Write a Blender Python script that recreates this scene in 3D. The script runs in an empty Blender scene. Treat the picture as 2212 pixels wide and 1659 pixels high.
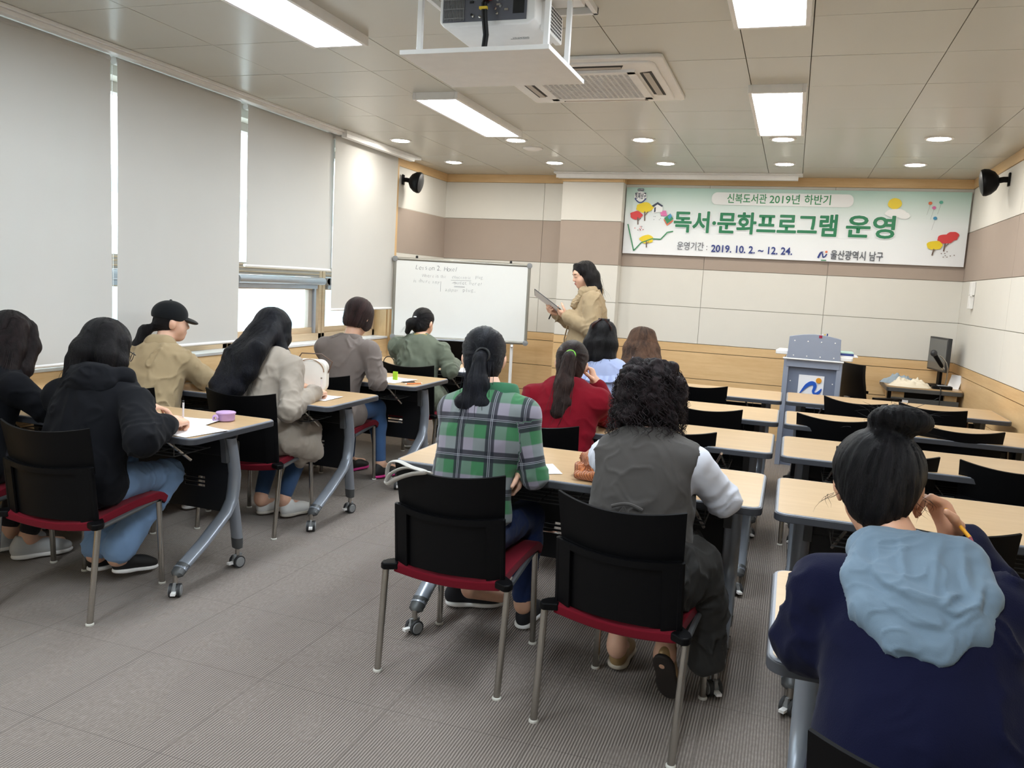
import bpy, bmesh, math, random
import numpy as np
from mathutils import Vector, Matrix, noise
C = bpy.context.scene.collection
PI = math.pi

# ---------------------------------------------------------------- camera, sky, exposure
def setup_camera():
    yaw, pit, roll = (math.radians(a) for a in (18.60, -7.114, 3.149))
    f = Vector((-math.sin(yaw)*math.cos(pit), math.cos(yaw)*math.cos(pit), math.sin(pit)))
    r0 = Vector((math.cos(yaw), math.sin(yaw), 0)); u0 = r0.cross(f)
    r = math.cos(roll)*r0 + math.sin(roll)*u0
    u = -math.sin(roll)*r0 + math.cos(roll)*u0
    cd = bpy.data.cameras.new('camera'); cam = bpy.data.objects.new('camera', cd); C.objects.link(cam)
    m = Matrix((( r.x, u.x, -f.x, 0), (r.y, u.y, -f.y, 0), (r.z, u.z, -f.z, 1.45), (0, 0, 0, 1)))
    cam.matrix_world = m
    cd.sensor_width = 36; cd.lens = 1760/2212*36; cd.clip_start = .05; cd.clip_end = 200
    bpy.context.scene.camera = cam
setup_camera()
sc = bpy.context.scene
sc.view_settings.view_transform = 'Standard'; sc.view_settings.look = 'None'
sc.view_settings.gamma = 1; sc.view_settings.use_curve_mapping = False
sc.view_settings.exposure = 0.24
W = bpy.data.worlds.new('overcast_sky'); sc.world = W; W.use_nodes = True
W.node_tree.nodes['Background'].inputs[0].default_value = (.86, .95, 1.0, 1)
W.node_tree.nodes['Background'].inputs[1].default_value = 4.0
LAMP = 31.0       # radiance of the ceiling panel lights
SPOT = 115.0      # radiance of the downlights

# ---------------------------------------------------------------- materials
def lin(c):
    return tuple((v/12.92 if v <= .04045 else ((v+.055)/1.055)**2.4) for v in c)
def rgb(r, g, b): return lin((r/255, g/255, b/255)) + (1,)
class Nt:
    def __init__(s, name):
        s.m = bpy.data.materials.new(name); s.m.use_nodes = True; s.t = s.m.node_tree; s.n = s.t.nodes
        s.b = s.n['Principled BSDF']; s.out = s.n['Material Output']
    def node(s, kind, **kw):
        n = s.n.new('ShaderNode'+kind)
        for k, v in kw.items():
            if k.startswith('i_'):
                key = k[2:]; key = int(key) if key.isdigit() else key.replace('_', ' ')
                if isinstance(v, bpy.types.NodeSocket): s.t.links.new(v, n.inputs[key])
                else: n.inputs[key].default_value = v
            else: setattr(n, k, v)
        return n
    def link(s, a, b): s.t.links.new(a, b)
    def math(s, op, a, b=0.0, c=None):
        n = s.n.new('ShaderNodeMath'); n.operation = op
        for i, v in enumerate((a, b, c)):
            if v is None: continue
            if isinstance(v, bpy.types.NodeSocket): s.t.links.new(v, n.inputs[i])
            else: n.inputs[i].default_value = v
        return n.outputs[0]
    def mix(s, fac, a, b):
        n = s.n.new('ShaderNodeMix'); n.data_type = 'RGBA'
        for i, v in ((0, fac), (6, a), (7, b)):
            if isinstance(v, bpy.types.NodeSocket): s.t.links.new(v, n.inputs[i])
            else: n.inputs[i].default_value = v
        return n.outputs[2]
    def obj(s):
        if not hasattr(s, '_tc'): s._tc = s.n.new('ShaderNodeTexCoord')
        return s._tc.outputs['Object']
    def mapped(s, scale, rot=(0, 0, 0), src=None):
        return s.node('Mapping', i_Vector=src or s.obj(), i_Scale=scale, i_Rotation=rot).outputs[0]
    def noise(s, vec, scale=5., detail=3., rough=.5, out=0):
        return s.node('TexNoise', i_Vector=vec, i_Scale=scale, i_Detail=detail, i_Roughness=rough).outputs[out]
    def ramp(s, fac, stops):
        n = s.node('ValToRGB', i_Fac=fac); e = n.color_ramp.elements
        while len(e) < len(stops): e.new(.5)
        for k, (p, c) in enumerate(stops): e[k].position = p; e[k].color = c
        return n.outputs[0]
    def color(s, c):
        if isinstance(c, bpy.types.NodeSocket): s.t.links.new(c, s.b.inputs['Base Color'])
        else: s.b.inputs['Base Color'].default_value = c
        return s
    def set(s, **kw):
        for k, v in kw.items():
            i = s.b.inputs[k.replace('_', ' ')]
            if isinstance(v, bpy.types.NodeSocket): s.t.links.new(v, i)
            else: i.default_value = v
        return s
    def bump(s, h, strength=.3, dist=.01):
        n = s.node('Bump', i_Height=h, i_Strength=strength, i_Distance=dist)
        s.t.links.new(n.outputs[0], s.b.inputs['Normal']); return s
def shade(c, k): return (c[0]*k, c[1]*k, c[2]*k, 1)
def mat_plain(name, c, rough=.5, metal=0., var=.06, scale=14., bump=0., **kw):
    t = Nt(name)
    n = t.noise(t.obj(), scale, 3.)
    t.color(t.mix(n, shade(c, 1-var), shade(c, 1+var))).set(Roughness=rough, Metallic=metal, **kw)
    if bump: t.bump(t.noise(t.obj(), scale*12, 2.), bump, .002)
    return t.m
def mat_cloth(name, c, scale=500., bump=.25, rough=.85, var=.10, sheen=.15):
    t = Nt(name)
    big = t.noise(t.obj(), 9., 4.)
    fine = t.noise(t.obj(), scale, 2.)
    mixn = t.math('ADD', t.math('MULTIPLY', big, .6), t.math('MULTIPLY', fine, .4))
    t.color(t.mix(mixn, shade(c, 1-var), shade(c, 1+var))).set(Roughness=rough, Sheen_Weight=sheen, Specular_IOR_Level=.16)
    t.bump(fine, bump, .0015); return t.m
def mat_wood(name, c1, c2, axis='x', rough=.42, sc_=1.0):
    t = Nt(name)
    s = {'x': (.9, 11, 11), 'y': (11, .9, 11), 'z': (11, 11, .9)}[axis]
    v = t.mapped(tuple(a*sc_ for a in s))
    a = t.noise(v, 2.2, 6., .62)
    b = t.noise(t.mapped(tuple(q*6*sc_ for q in s)), 3., 3.)
    f = t.math('ADD', t.math('MULTIPLY', a, .75), t.math('MULTIPLY', b, .25))
    t.color(t.ramp(f, [(.3, c1), (.7, c2)])).set(Roughness=rough)
    t.bump(b, .06, .001); return t.m
def mat_emit(name, c, s):
    t = Nt(name); e = t.node('Emission', i_Color=c, i_Strength=s); t.link(e.outputs[0], t.out.inputs[0]); return t.m
def mat_glass(name, tint=(.93, .97, .97, 1)):
    t = Nt(name)
    tr = t.node('BsdfTransparent', i_Color=tint); gl = t.node('BsdfGlossy', i_Color=(1, 1, 1, 1), i_Roughness=.02)
    fr = t.math('MULTIPLY_ADD', t.math('POWER', t.node('LayerWeight', i_Blend=.5).outputs[1], 5.), .9, .05)
    mx = t.node('MixShader', i_0=fr, i_1=tr.outputs[0], i_2=gl.outputs[0])
    t.link(mx.outputs[0], t.out.inputs[0]); return t.m
def mat_blind(name, c, trans=.22):
    t = Nt(name)
    v = t.obj(); fine = t.noise(t.mapped((1, 700, 700)), 1., 2.); big = t.noise(v, 3., 2.)
    col = t.mix(t.math('MULTIPLY', t.math('ADD', fine, big), .5), shade(c, .95), shade(c, 1.04))
    d = t.node('BsdfDiffuse', i_Color=col); tr = t.node('BsdfTranslucent', i_Color=shade(c, .9))
    mx = t.node('MixShader', i_0=trans, i_1=d.outputs[0], i_2=tr.outputs[0])
    t.link(mx.outputs[0], t.out.inputs[0]); return t.m
def mat_carpet():
    t = Nt('ribbed_carpet'); o = t.obj()
    sep = t.node('SeparateXYZ', i_Vector=o); x = sep.outputs[0]; y = sep.outputs[1]
    warp = t.noise(t.mapped((26, 26, 1)), 1., 2.)
    rib = t.math('SINE', t.math('ADD', t.math('MULTIPLY', x, 2*PI/.0098), t.math('MULTIPLY', warp, 1.6)))
    rib = t.math('MULTIPLY_ADD', rib, .5, .5)
    cell = t.node('TexVoronoi', i_Vector=t.mapped((5.5, 3.2, 1)), i_Scale=1., feature='F1', distance='CHEBYCHEV')
    patch = t.math('GREATER_THAN', t.node('SeparateColor', i_Color=cell.outputs['Color']).outputs[0], .42)
    dots = t.noise(t.mapped((100, 42, 1)), 1., 2.)
    tuft = t.noise(t.mapped((420, 300, 1)), 1., 2.)
    patchm = t.math('MULTIPLY', patch, t.node('MapRange', i_Value=t.noise(t.mapped((7, 22, 1)), 1., 2.), i_1=.25, i_2=.5).outputs[0])
    h = t.mix(patchm, t.math('MULTIPLY', t.math('MULTIPLY_ADD', rib, .65, .25), t.math('MULTIPLY_ADD', dots, 1.1, .25)), rib)
    hh = t.math('ADD', t.math('MULTIPLY', t.node('RGBToBW', i_Color=h).outputs[0], .75), t.math('MULTIPLY', tuft, .25))
    big = t.noise(o, 1.3, 3.)
    c = t.ramp(hh, [(.12, rgb(95, 86, 80)), (.55, rgb(138, 129, 122)), (.9, rgb(170, 160, 152))])
    c = t.mix(t.math('MULTIPLY', big, .28), c, rgb(112, 102, 96))
    ts = []
    for ax in (x, y):
        fr = t.math('ABSOLUTE', t.math('SUBTRACT', t.math('FRACT', t.math('ADD', t.math('DIVIDE', ax, .5), .33)), .5))
        ts.append(t.math('GREATER_THAN', fr, .4965))
    seam = t.math('MAXIMUM', ts[0], ts[1])
    c = t.mix(t.math('MULTIPLY', seam, .4), c, rgb(70, 62, 58))
    t.color(c).set(Roughness=.95, Sheen_Weight=.1, Specular_IOR_Level=.15); t.bump(hh, .8, .005); return t.m

M = {}
def mats():
    M['carpet'] = mat_carpet()
    M['ceiling'] = mat_plain('enamelled_ceiling_panel', rgb(198, 197, 188), .26, 0., .02, 2., Specular_IOR_Level=.45)
    M['joint'] = mat_plain('ceiling_joint', rgb(96, 92, 80), .7)
    M['cream'] = mat_cloth('cream_wall_fabric', rgb(224, 221, 214), 700, .2, .92, .03, .05)
    M['taupe'] = mat_cloth('taupe_wall_fabric', rgb(172, 157, 146), 700, .2, .92, .04, .05)
    M['wood'] = mat_wood('maple_panelling', rgb(212, 174, 124), rgb(231, 198, 150), 'x')
    M['woody'] = mat_wood('maple_panelling_side', rgb(212, 174, 124), rgb(231, 198, 150), 'y')
    M['woodz'] = mat_wood('maple_trim', rgb(212, 174, 124), rgb(228, 194, 146), 'z')
    M['woodfr'] = mat_wood('pale_window_wood', rgb(196, 170, 138), rgb(214, 190, 158), 'y')
    M['groove'] = mat_plain('panel_groove', rgb(92, 72, 54), .8)
    M['gap'] = mat_plain('fabric_seam', rgb(176, 170, 160), .9)
    M['white'] = mat_plain('white_enamel', rgb(240, 239, 238), .4)
    M['sill'] = mat_plain('white_stone_sill', rgb(226, 228, 230), .3)
    M['plain'] = mat_plain('painted_plaster', rgb(205, 201, 190), .8)
    M['alu'] = mat_plain('silver_aluminium', rgb(178, 184, 194), .38, .6)
    M['upvc'] = mat_plain('taupe_window_profile', rgb(178, 168, 158), .4)
    M['glass'] = mat_glass('window_glass')
    M['blind'] = mat_blind('roller_blind_cloth', rgb(218, 216, 212), .16)
    M['table'] = mat_wood('maple_laminate', rgb(182, 150, 110), rgb(197, 167, 127), 'x', .34, .8)
    M['edge'] = mat_plain('charcoal_rubber_edge', rgb(62, 64, 70), .45)
    M['edgelite'] = mat_plain('grey_rubber_edge_top', rgb(128, 132, 142), .4)
    M['greymetal'] = mat_plain('grey_powder_coat', rgb(150, 157, 168), .3, .35)
    M['darkmetal'] = mat_plain('dark_grey_metal', rgb(84, 86, 88), .4, .3)
    M['blackpl'] = mat_plain('black_plastic', rgb(9, 9, 11), .48, 0, .05, 30, .12, Specular_IOR_Level=.14)
    M['blackmetal'] = mat_plain('black_sheet_metal', rgb(20, 20, 23), .42)
    M['chrome'] = mat_plain('brushed_chrome', rgb(176, 172, 166), .22, .95)
    M['red'] = mat_cloth('crimson_upholstery', rgb(108, 12, 30), 600, .2, .85, .1, .05)
    M['greypl'] = mat_plain('grey_plastic', rgb(136, 138, 140), .45)
    M['glide'] = mat_plain('pale_nylon_glide', rgb(206, 204, 196), .5)
    M['paper'] = mat_plain('white_paper', rgb(240, 240, 243), .7, 0, .02)
    M['black'] = mat_plain('matt_black', rgb(16, 16, 18), .6)
    M['darkgrey'] = mat_plain('dark_grey_plastic', rgb(48, 49, 52), .5)
    M['lens'] = mat_emit('panel_light_diffuser', (.85, .935, 1.0, 1), LAMP)
    M['spot'] = mat_emit('downlight_diffuser', (1.0, .96, .87, 1), SPOT)
mats()

# ---------------------------------------------------------------- mesh helpers
class MB:
    """collects shapes into one mesh"""
    def __init__(s): s.v = []; s.f = []; s.mi = []; s.mats = []
    def _m(s, m):
        m = M[m] if isinstance(m, str) else m
        if m not in s.mats: s.mats.append(m)
        return s.mats.index(m)
    def add(s, vs, fs, m):
        k = len(s.v); i = s._m(m); s.v += [tuple(p) for p in vs]
        for f in fs: s.f.append([a+k for a in f]); s.mi.append(i)
    def box(s, x0, x1, y0, y1, z0, z1, m, mat4=None):
        vs = [Vector((x, y, z)) for z in (z0, z1) for y in (y0, y1) for x in (x0, x1)]
        if mat4: vs = [mat4 @ p for p in vs]
        s.add(vs, [(0, 2, 3, 1), (4, 5, 7, 6), (0, 1, 5, 4), (1, 3, 7, 5), (3, 2, 6, 7), (2, 0, 4, 6)], m); return s
    def quad(s, a, b, c, d, m): s.add([a, b, c, d], [(0, 1, 2, 3)], m); return s
    def tube(s, pts, r, m, n=10, cap=True, sq=None):
        """sweep a circle (or an oval, sq=(ru,rv)) along pts; r a number or one per point"""
        pts = [Vector(p) for p in pts]; rs = r if isinstance(r, (list, tuple)) else [r]*len(pts)
        ts = []
        for i in range(len(pts)):
            d = pts[min(i+1, len(pts)-1)] - pts[max(i-1, 0)]
            ts.append(d.normalized() if d.length > 1e-9 else Vector((0, 0, 1)))
        up = Vector((0, 0, 1)) if abs(ts[0].z) < .9 else Vector((0, 1, 0))
        u = (up - ts[0]*up.dot(ts[0])).normalized(); vs = []; fs = []
        for i, (p, t) in enumerate(zip(pts, ts)):
            u = (u - t*u.dot(t)).normalized(); w = t.cross(u)
            ku, kv = sq or (1, 1)
            for k in range(n):
                a = 2*PI*k/n; vs.append(p + u*(math.cos(a)*rs[i]*ku) + w*(math.sin(a)*rs[i]*kv))
        for i in range(len(pts)-1):
            for k in range(n):
                a, b = i*n+k, i*n+(k+1) % n; fs.append((a, b, b+n, a+n))
        if cap: fs.append(tuple(range(n-1, -1, -1))); fs.append(tuple((len(pts)-1)*n+k for k in range(n)))
        s.add(vs, fs, m); return s
    def lathe(s, prof, m, n=24, org=(0, 0, 0), mat4=None):
        """prof: (radius, z) list turned about z"""
        vs = []; fs = []; o = Vector(org)
        for r, z in prof:
            for k in range(n):
                a = 2*PI*k/n; p = Vector((r*math.cos(a), r*math.sin(a), z)); vs.append((mat4 @ p if mat4 else p) + o)
        for i in range(len(prof)-1):
            for k in range(n):
                a, b = i*n+k, i*n+(k+1) % n; fs.append((a, b, b+n, a+n))
        fs.append(tuple(range(n-1, -1, -1))); fs.append(tuple((len(prof)-1)*n+k for k in range(n)))
        s.add(vs, fs, m); return s
    def prism(s, poly, d0, d1, m, plane='xz', mat4=None):
        """extrude a 2D outline; plane gives the axes of the outline, d0..d1 run on the third"""
        def P(a, b, d): return Vector({'xz': (a, d, b), 'yz': (d, a, b), 'xy': (a, b, d)}[plane])
        n = len(poly); vs = [P(a, b, d0) for a, b in poly] + [P(a, b, d1) for a, b in poly]
        if mat4: vs = [mat4 @ p for p in vs]
        fs = [(i, (i+1) % n, n+(i+1) % n, n+i) for i in range(n)]
        fs += [tuple(range(n-1, -1, -1)), tuple(range(n, 2*n))]
        s.add(vs, fs, m); return s
    def grid(s, fn, nu, nv, m, thick=0., nfn=None):
        """surface fn(u,v), 0..1; with thick a closed sheet"""
        vs = [Vector(fn(i/nu, j/nv)) for j in range(nv+1) for i in range(nu+1)]; w = nu+1
        fs = [(j*w+i, j*w+i+1, (j+1)*w+i+1, (j+1)*w+i) for j in range(nv) for i in range(nu)]
        if thick:
            ns = [Vector() for _ in vs]
            for f in fs:
                nn = (vs[f[1]]-vs[f[0]]).cross(vs[f[3]]-vs[f[0]])
                for k in f: ns[k] += nn
            k = len(vs); vs2 = [p - q.normalized()*thick for p, q in zip(vs, ns)]
            rim = [i for i in range(w)] + [j*w+nu for j in range(1, nv+1)] + [nv*w+i for i in range(nu-1, -1, -1)] + [j*w for j in range(nv-1, 0, -1)]
            fs2 = [tuple(reversed([a+k for a in f])) for f in fs]
            fs3 = [(rim[(i+1) % len(rim)], rim[i], rim[i]+k, rim[(i+1) % len(rim)]+k) for i in range(len(rim))]
            vs += vs2; fs = fs + fs2 + fs3
        s.add(vs, fs, m); return s
    def mesh(s, name, smooth=True, ang=40):
        me = bpy.data.meshes.new(name); me.from_pydata(s.v, [], s.f)
        for m in s.mats: me.materials.append(m)
        me.polygons.foreach_set('material_index', s.mi)
        b = bmesh.new(); b.from_mesh(me); bmesh.ops.recalc_face_normals(b, faces=b.faces); b.to_mesh(me); b.free()
        if smooth:
            me.polygons.foreach_set('use_smooth', [True]*len(me.polygons)); me.set_sharp_from_angle(angle=math.radians(ang))
        me.update(); return me
    def obj(s, name, parent=None, bevel=0., loc=None, label=None, seg=2):
        o = bpy.data.objects.new(name, s.mesh(name)); C.objects.link(o)
        if parent: o.parent = parent
        if loc: o.location = loc
        if label: o['label'] = label
        if bevel:
            md = o.modifiers.new('bevel', 'BEVEL'); md.width = bevel; md.segments = seg; md.limit_method = 'ANGLE'
            md.angle_limit = math.radians(35); md.harden_normals = True
        return o
def rrect(x0, x1, y0, y1, r, n=5):
    out = []
    for cx, cy, a0 in ((x1-r, y0+r, -PI/2), (x1-r, y1-r, 0), (x0+r, y1-r, PI/2), (x0+r, y0+r, PI)):
        for k in range(n+1):
            a = a0 + PI/2*k/n; out.append((cx+r*math.cos(a), cy+r*math.sin(a)))
    return out
def thing(name, label, cat, loc=(0, 0, 0), rz=0., group=None):
    o = bpy.data.objects.new(name, None); C.objects.link(o); o.empty_display_size = .1
    o.location = loc; o.rotation_euler = (0, 0, rz); return tag(o, label, cat, group)
def tag(o, label, cat, group=None):
    o['label'] = label; o['category'] = cat
    if group: o['group'] = group
    return o
def struct(o, label=None):
    o['kind'] = 'structure'
    if label: o['label'] = label
    return o
def dup(root, loc, rz, label, group=None):
    r = root.copy(); C.objects.link(r); r.location = loc; r.rotation_euler = (0, 0, rz); r['label'] = label
    if group: r['group'] = group
    for ch in list(root.children):
        c = ch.copy(); C.objects.link(c); c.parent = r
        for g in list(ch.children):
            d = g.copy(); C.objects.link(d); d.parent = c
    return r
# ---------------------------------------------------------------- the room
ZC, YF, XL, XR, YB = 2.61, 8.58, -3.79, 1.475, -1.6
struct(MB().box(XL-.2, XR+.2, YB-.2, YF+.2, -.12, 0, 'carpet').obj('floor'), 'grey ribbed carpet tile floor')

def ceiling():
    b = MB(); rnd = random.Random(3)
    b.box(XL-.35, XR+.2, YB-.2, YF+.2, ZC+.012, ZC+.1, 'joint')
    xs = [XL-.3, -3.63, -3.03, -2.42, -2.105, -1.53, -.93, -.33, -.025, .56, 1.16, XR+.1]
    ys = [YB-.1] + [YB+.1+.597*k for k in range(0, 18)]
    y0 = 4.33 - .597*round((4.33-YB)/.597); ys = [YB-.1] + [y for y in (y0+.597*k for k in range(19)) if YB < y < YF] + [YF+.1]
    g = .0022
    for i in range(len(xs)-1):
        for j in range(len(ys)-1):
            x0, x1, a0, a1 = xs[i]+g, xs[i+1]-g, ys[j]+g, ys[j+1]-g
            t = [rnd.uniform(-.0007, .0007) for _ in range(4)]
            vs = [(x0, a0, ZC+t[0]), (x1, a0, ZC+t[1]), (x1, a1, ZC+t[2]), (x0, a1, ZC+t[3])]
            vs += [(p[0], p[1], ZC+.02) for p in vs]
            b.add(vs, [(3, 2, 1, 0), (4, 5, 6, 7), (0, 1, 5, 4), (1, 2, 6, 5), (2, 3, 7, 6), (3, 0, 4, 7)], 'ceiling')
    struct(b.obj('ceiling'), 'suspended ceiling of enamelled metal panels')
ceiling()

BANDS = [(.922, 1.296, 'cream'), (1.296, 1.681, 'cream'), (1.681, 2.128, 'taupe'), (2.128, 2.525, 'cream')]
GR = [.0, .28, .56, .835, .922]
def panelled(b, ax, at, outn, lo, hi, seams, wood):
    """fabric and wood panels on a wall; ax is the wall's own axis, outn the sign of the side facing the room"""
    def bx(a0, a1, z0, z1, d, m):
        p, q = sorted((at, at+outn*d))
        if ax == 'x': b.box(a0, a1, p, q, z0, z1, m)
        else: b.box(p, q, a0, a1, z0, z1, m)
    bx(lo, hi, 0, ZC, .002, 'gap')
    cuts = [lo] + list(seams) + [hi]
    for z0, z1, m in BANDS:
        for a0, a1 in zip(cuts, cuts[1:]):
            bx(a0+(.002 if a0 != lo else 0), a1-(.002 if a1 != hi else 0), z0+.0025, z1-.0025, .012, m)
    bx(lo, hi, 0, .922, .006, 'groove')
    for z0, z1 in zip(GR, GR[1:]): bx(lo, hi, z0+(.003 if z0 else 0), z1-.003, .016, wood)
    bx(lo, hi, 2.525, ZC, .02, wood)
def walls():
    b = MB(); b.box(XL-.2, XR+.2, YF+.012, YF+.2, 0, ZC, 'plain')
    panelled(b, 'x', YF+.012, -1, XL, XR, [-2.637, -1.75, -.895, .29], 'wood')
    struct(b.obj('wall_front', bevel=.0015), 'front wall of cream and taupe fabric panels above maple dado')
    b = MB(); panelled(b, 'x', 8.43, -1, -2.39, -1.75, [], 'wood')
    b.box(-2.39, -1.75, 8.432, YF, 0, ZC, 'plain')
    panelled(b, 'y', -1.76, 1, 8.42, YF, [], 'woody'); panelled(b, 'y', -2.38, -1, 8.42, YF, [], 'woody')
    struct(b.obj('trim_1', bevel=.0015), 'shallow pier clad in fabric panels on the front wall')
    b = MB(); b.box(XR+.012, XR+.2, YB-.2, YF+.2, 0, ZC, 'plain')
    panelled(b, 'y', XR+.012, -1, YB, YF, sorted(6.78-1.2*k for k in range(0, 7)), 'woody')
    struct(b.obj('wall_right', bevel=.0015), 'right wall of cream and taupe fabric panels above maple dado')
    b = MB(); b.box(XL-.2, XR+.2, YB-.2, YB, 0, ZC, 'plain'); struct(b.obj('wall_back'))
    # left wall: dado under the windows, pier at the front end, head above
    b = MB(); y0, y1 = YB-.2, 7.262
    b.box(XL-.3, XL, y0, y1, 0, .835, 'groove')
    for z0, z1 in ((0, .28), (.283, .56), (.563, .832)): b.box(XL-.02, XL+.012, y0, y1, z0, z1, 'woody')
    b.box(XL-.3, XL, y0, y1, 2.5, ZC, 'plain')
    b.box(XL-.3, XL, y1, YF+.2, 0, ZC, 'plain')
    panelled(b, 'y', XL-.01, 1, 7.36, YF, [], 'woody')
    b.box(XL-.005, XL+.03, y1, 7.36, 0, ZC, 'woodz')
    b.box(XL-.25, XL, y1-.012, y1+.002, .835, 2.5, 'woodz')
    b.box(XL-.3, XL, y0, YB, .8, 2.55, 'plain')
    struct(b.obj('wall_left', bevel=.0015), 'left window wall with maple dado')
    b = MB(); b.box(XL-.3, XL+.022, YB, y1-.012, .832, .853, 'sill')
    struct(b.obj('trim_2', bevel=.004), 'white window sill along the left wall')
walls()

def window(n, y0, y1):
    """one window of the row: frame, fixed pane above, sliding sash with a pane below"""
    b = MB(); x0, x1 = XL-.22, XL-.13
    b.box(x0, x1, y0, y0+.045, .853, 2.5, 'woodfr'); b.box(x0, x1, y1-.045, y1, .853, 2.5, 'woodfr')
    b.box(x0, x1, y0, y1, .853, .915, 'woodfr'); b.box(x0, x1, y0, y1, 2.44, 2.5, 'upvc')
    b.box(x0, x1, y0+.045, y1-.045, 1.40, 1.49, 'upvc')
    for z in (1.422, 1.452, 1.474): b.box(x1, x1+.008, y0+.045, y1-.045, z-.004, z+.004, 'woodfr')
    f = struct(b.obj('window_%d' % n, bevel=.003), 'window frame of the left wall')
    b = MB(); b.box(x1-.02, x1+.045, y0+.05, y1-.05, 1.335, 1.398, 'alu'); b.tube([(x1+.045, y0+.05, 1.366), (x1+.045, y1-.05, 1.366)], .03, 'alu', 12)
    b.box(x1-.02, x1+.02, y0+.06, y1-.1, 1.300, 1.332, 'alu'); b.obj('screen_box', f)
    s = MB(); a0, a1 = y0+.05, y1-.05
    s.box(x0+.02, x0+.06, a0, a1, .915, .965, 'woodfr'); s.box(x0+.02, x0+.06, a0, a1, 1.29, 1.34, 'woodfr')
    s.box(x0+.02, x0+.06, a0, a0+.05, .965, 1.29, 'upvc'); s.box(x0+.02, x0+.06, a1-.11, a1-.05, .965, 1.29, 'upvc')
    s.box(x0+.03, x0+.08, a1-.05, a1-.02, .915, 1.33, 'alu')
    s.obj('sash', f, .003)
    MB().box(x0+.035, x0+.041, a0+.05, a1-.11, .965, 1.29, 'glass').obj('lower_pane', f)
    MB().box(x0+.035, x0+.041, a0-.005, a1+.005, 1.49, 2.44, 'glass').obj('upper_pane', f)
    h = MB(); h.box(x1-.03, x1-.01, a0+.55, a0+.62, .965, .98, 'greypl'); h.tube([(x1-.015, a0+.6, .975), (x1+.01, a0+.6, 1.0), (x1+.01, a0+.6, 1.035), (x1+.01, a0+.52, 1.05)], .008, 'greypl', 8)
    h.obj('latch', f)
for i, (a, b_) in enumerate([(6.285, 7.25), (5.01, 6.275), (3.735, 5.0), (2.46, 3.725), (1.185, 2.45), (-.09, 1.175)]): window(i+1, a, b_)

XB = -3.70
def blind(y0, y1, zb, label, x=XB, drift=0., chain=None):
    t = thing('roller_blind', label, 'blind', (x, (y0+y1)/2, 0), 0, 'roller blinds on the window wall')
    h = (y1-y0)/2; rnd = random.Random(int(zb*1000))
    b = MB(); p = [rnd.uniform(0, 6) for _ in range(4)]
    b.grid(lambda u, v: (.004*math.sin(u*5+p[0])*v + .003*math.sin(v*4+p[1]), (-h+2*h*u) + drift*v, 2.565+(zb-2.565)*v), 24, 30, 'blind', .0012)
    b.obj('cloth', t)
    b = MB(); b.tube([(-.022, -h-.004, 2.56), (-.022, h+.004, 2.56)], .022, 'blind', 14); b.obj('roller', t)
    b = MB(); b.tube([(0, -h+drift-.012, zb-.006), (0, h+drift+.004, zb-.006)], .011, 'white', 12); b.obj('bottom_bar', t)
    if chain is not None:
        yc, zl = chain; b = MB()
        for s in (0, .035):
            b.tube([(-.05, yc+s, 2.54), (-.05, yc+s, zl+.03)], .0017, 'white', 6)
        b.tube([(-.05, yc+.0175+.0175*math.cos(a), zl+.03-.03*math.sin(a)) for a in (PI*k/10 for k in range(11))], .0017, 'white', 6)
        z = zl+.03
        while z < 2.53:
            for s in (0, .035): b.lathe([(.0001, -.0028), (.0028, 0), (.0001, .0028)], 'white', 5, (-.05, yc+s, z))
            z += .014
        b.obj('bead_chain', t)
    return t
blind(1.25, 2.50, .884, 'pale roller blind at the frame edge beside its full length twin')
blind(2.52, 3.708, .884, 'pale roller blind hanging to the sill behind the two women in black', chain=(.62, 1.27))
blind(3.755, 4.845, .934, 'pale roller blind hanging behind the woman in the black cap', drift=-.01, chain=(.57, 1.12))
blind(4.925, 6.065, 1.472, 'shortest pale roller blind, raised above the open lower pane', drift=-.01, chain=(1.0, 1.12))
blind(6.035, 7.165, 1.142, 'pale roller blind next to the whiteboard and the wood trim', x=XB+.02)
b = MB(); b.box(XL, XL+.2, YB, 6.03, 2.592, ZC, 'white'); b.box(XL+.13, XL+.18, YB, 6.03, 2.57, 2.592, 'white'); b.box(XL+.05, XL+.22, 6.03, 7.45, 2.585, ZC, 'white'); b.box(XL+.17, XL+.22, 6.03, 7.3, 2.55, 2.585, 'white')
struct(b.obj('trim_3', bevel=.003), 'white blind track along the ceiling edge')
# the neighbouring building seen through the gaps
b = MB(); xx = -13.
b.box(xx-3, xx, -8, 26, -6, 1.9, mat_plain('outside_render', rgb(240, 243, 244), .8))
for k, (z0, z1) in enumerate(((-1.5, -.4), (1.9, 2.15), (3.1, 3.3))): b.box(xx-3, xx+.1*k, -8, 26, z0, z1, mat_plain('outside_band', rgb(206, 216, 222), .7))
for k in range(10): b.box(xx-.1, xx+.03, -6+3*k, -4.6+3*k, -.2, 1.3, mat_plain('outside_window', rgb(176, 200, 210), .3))
o = b.obj('neighbouring_building'); tag(o, 'pale building outside, glimpsed through the gaps between blinds', 'building')
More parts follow.
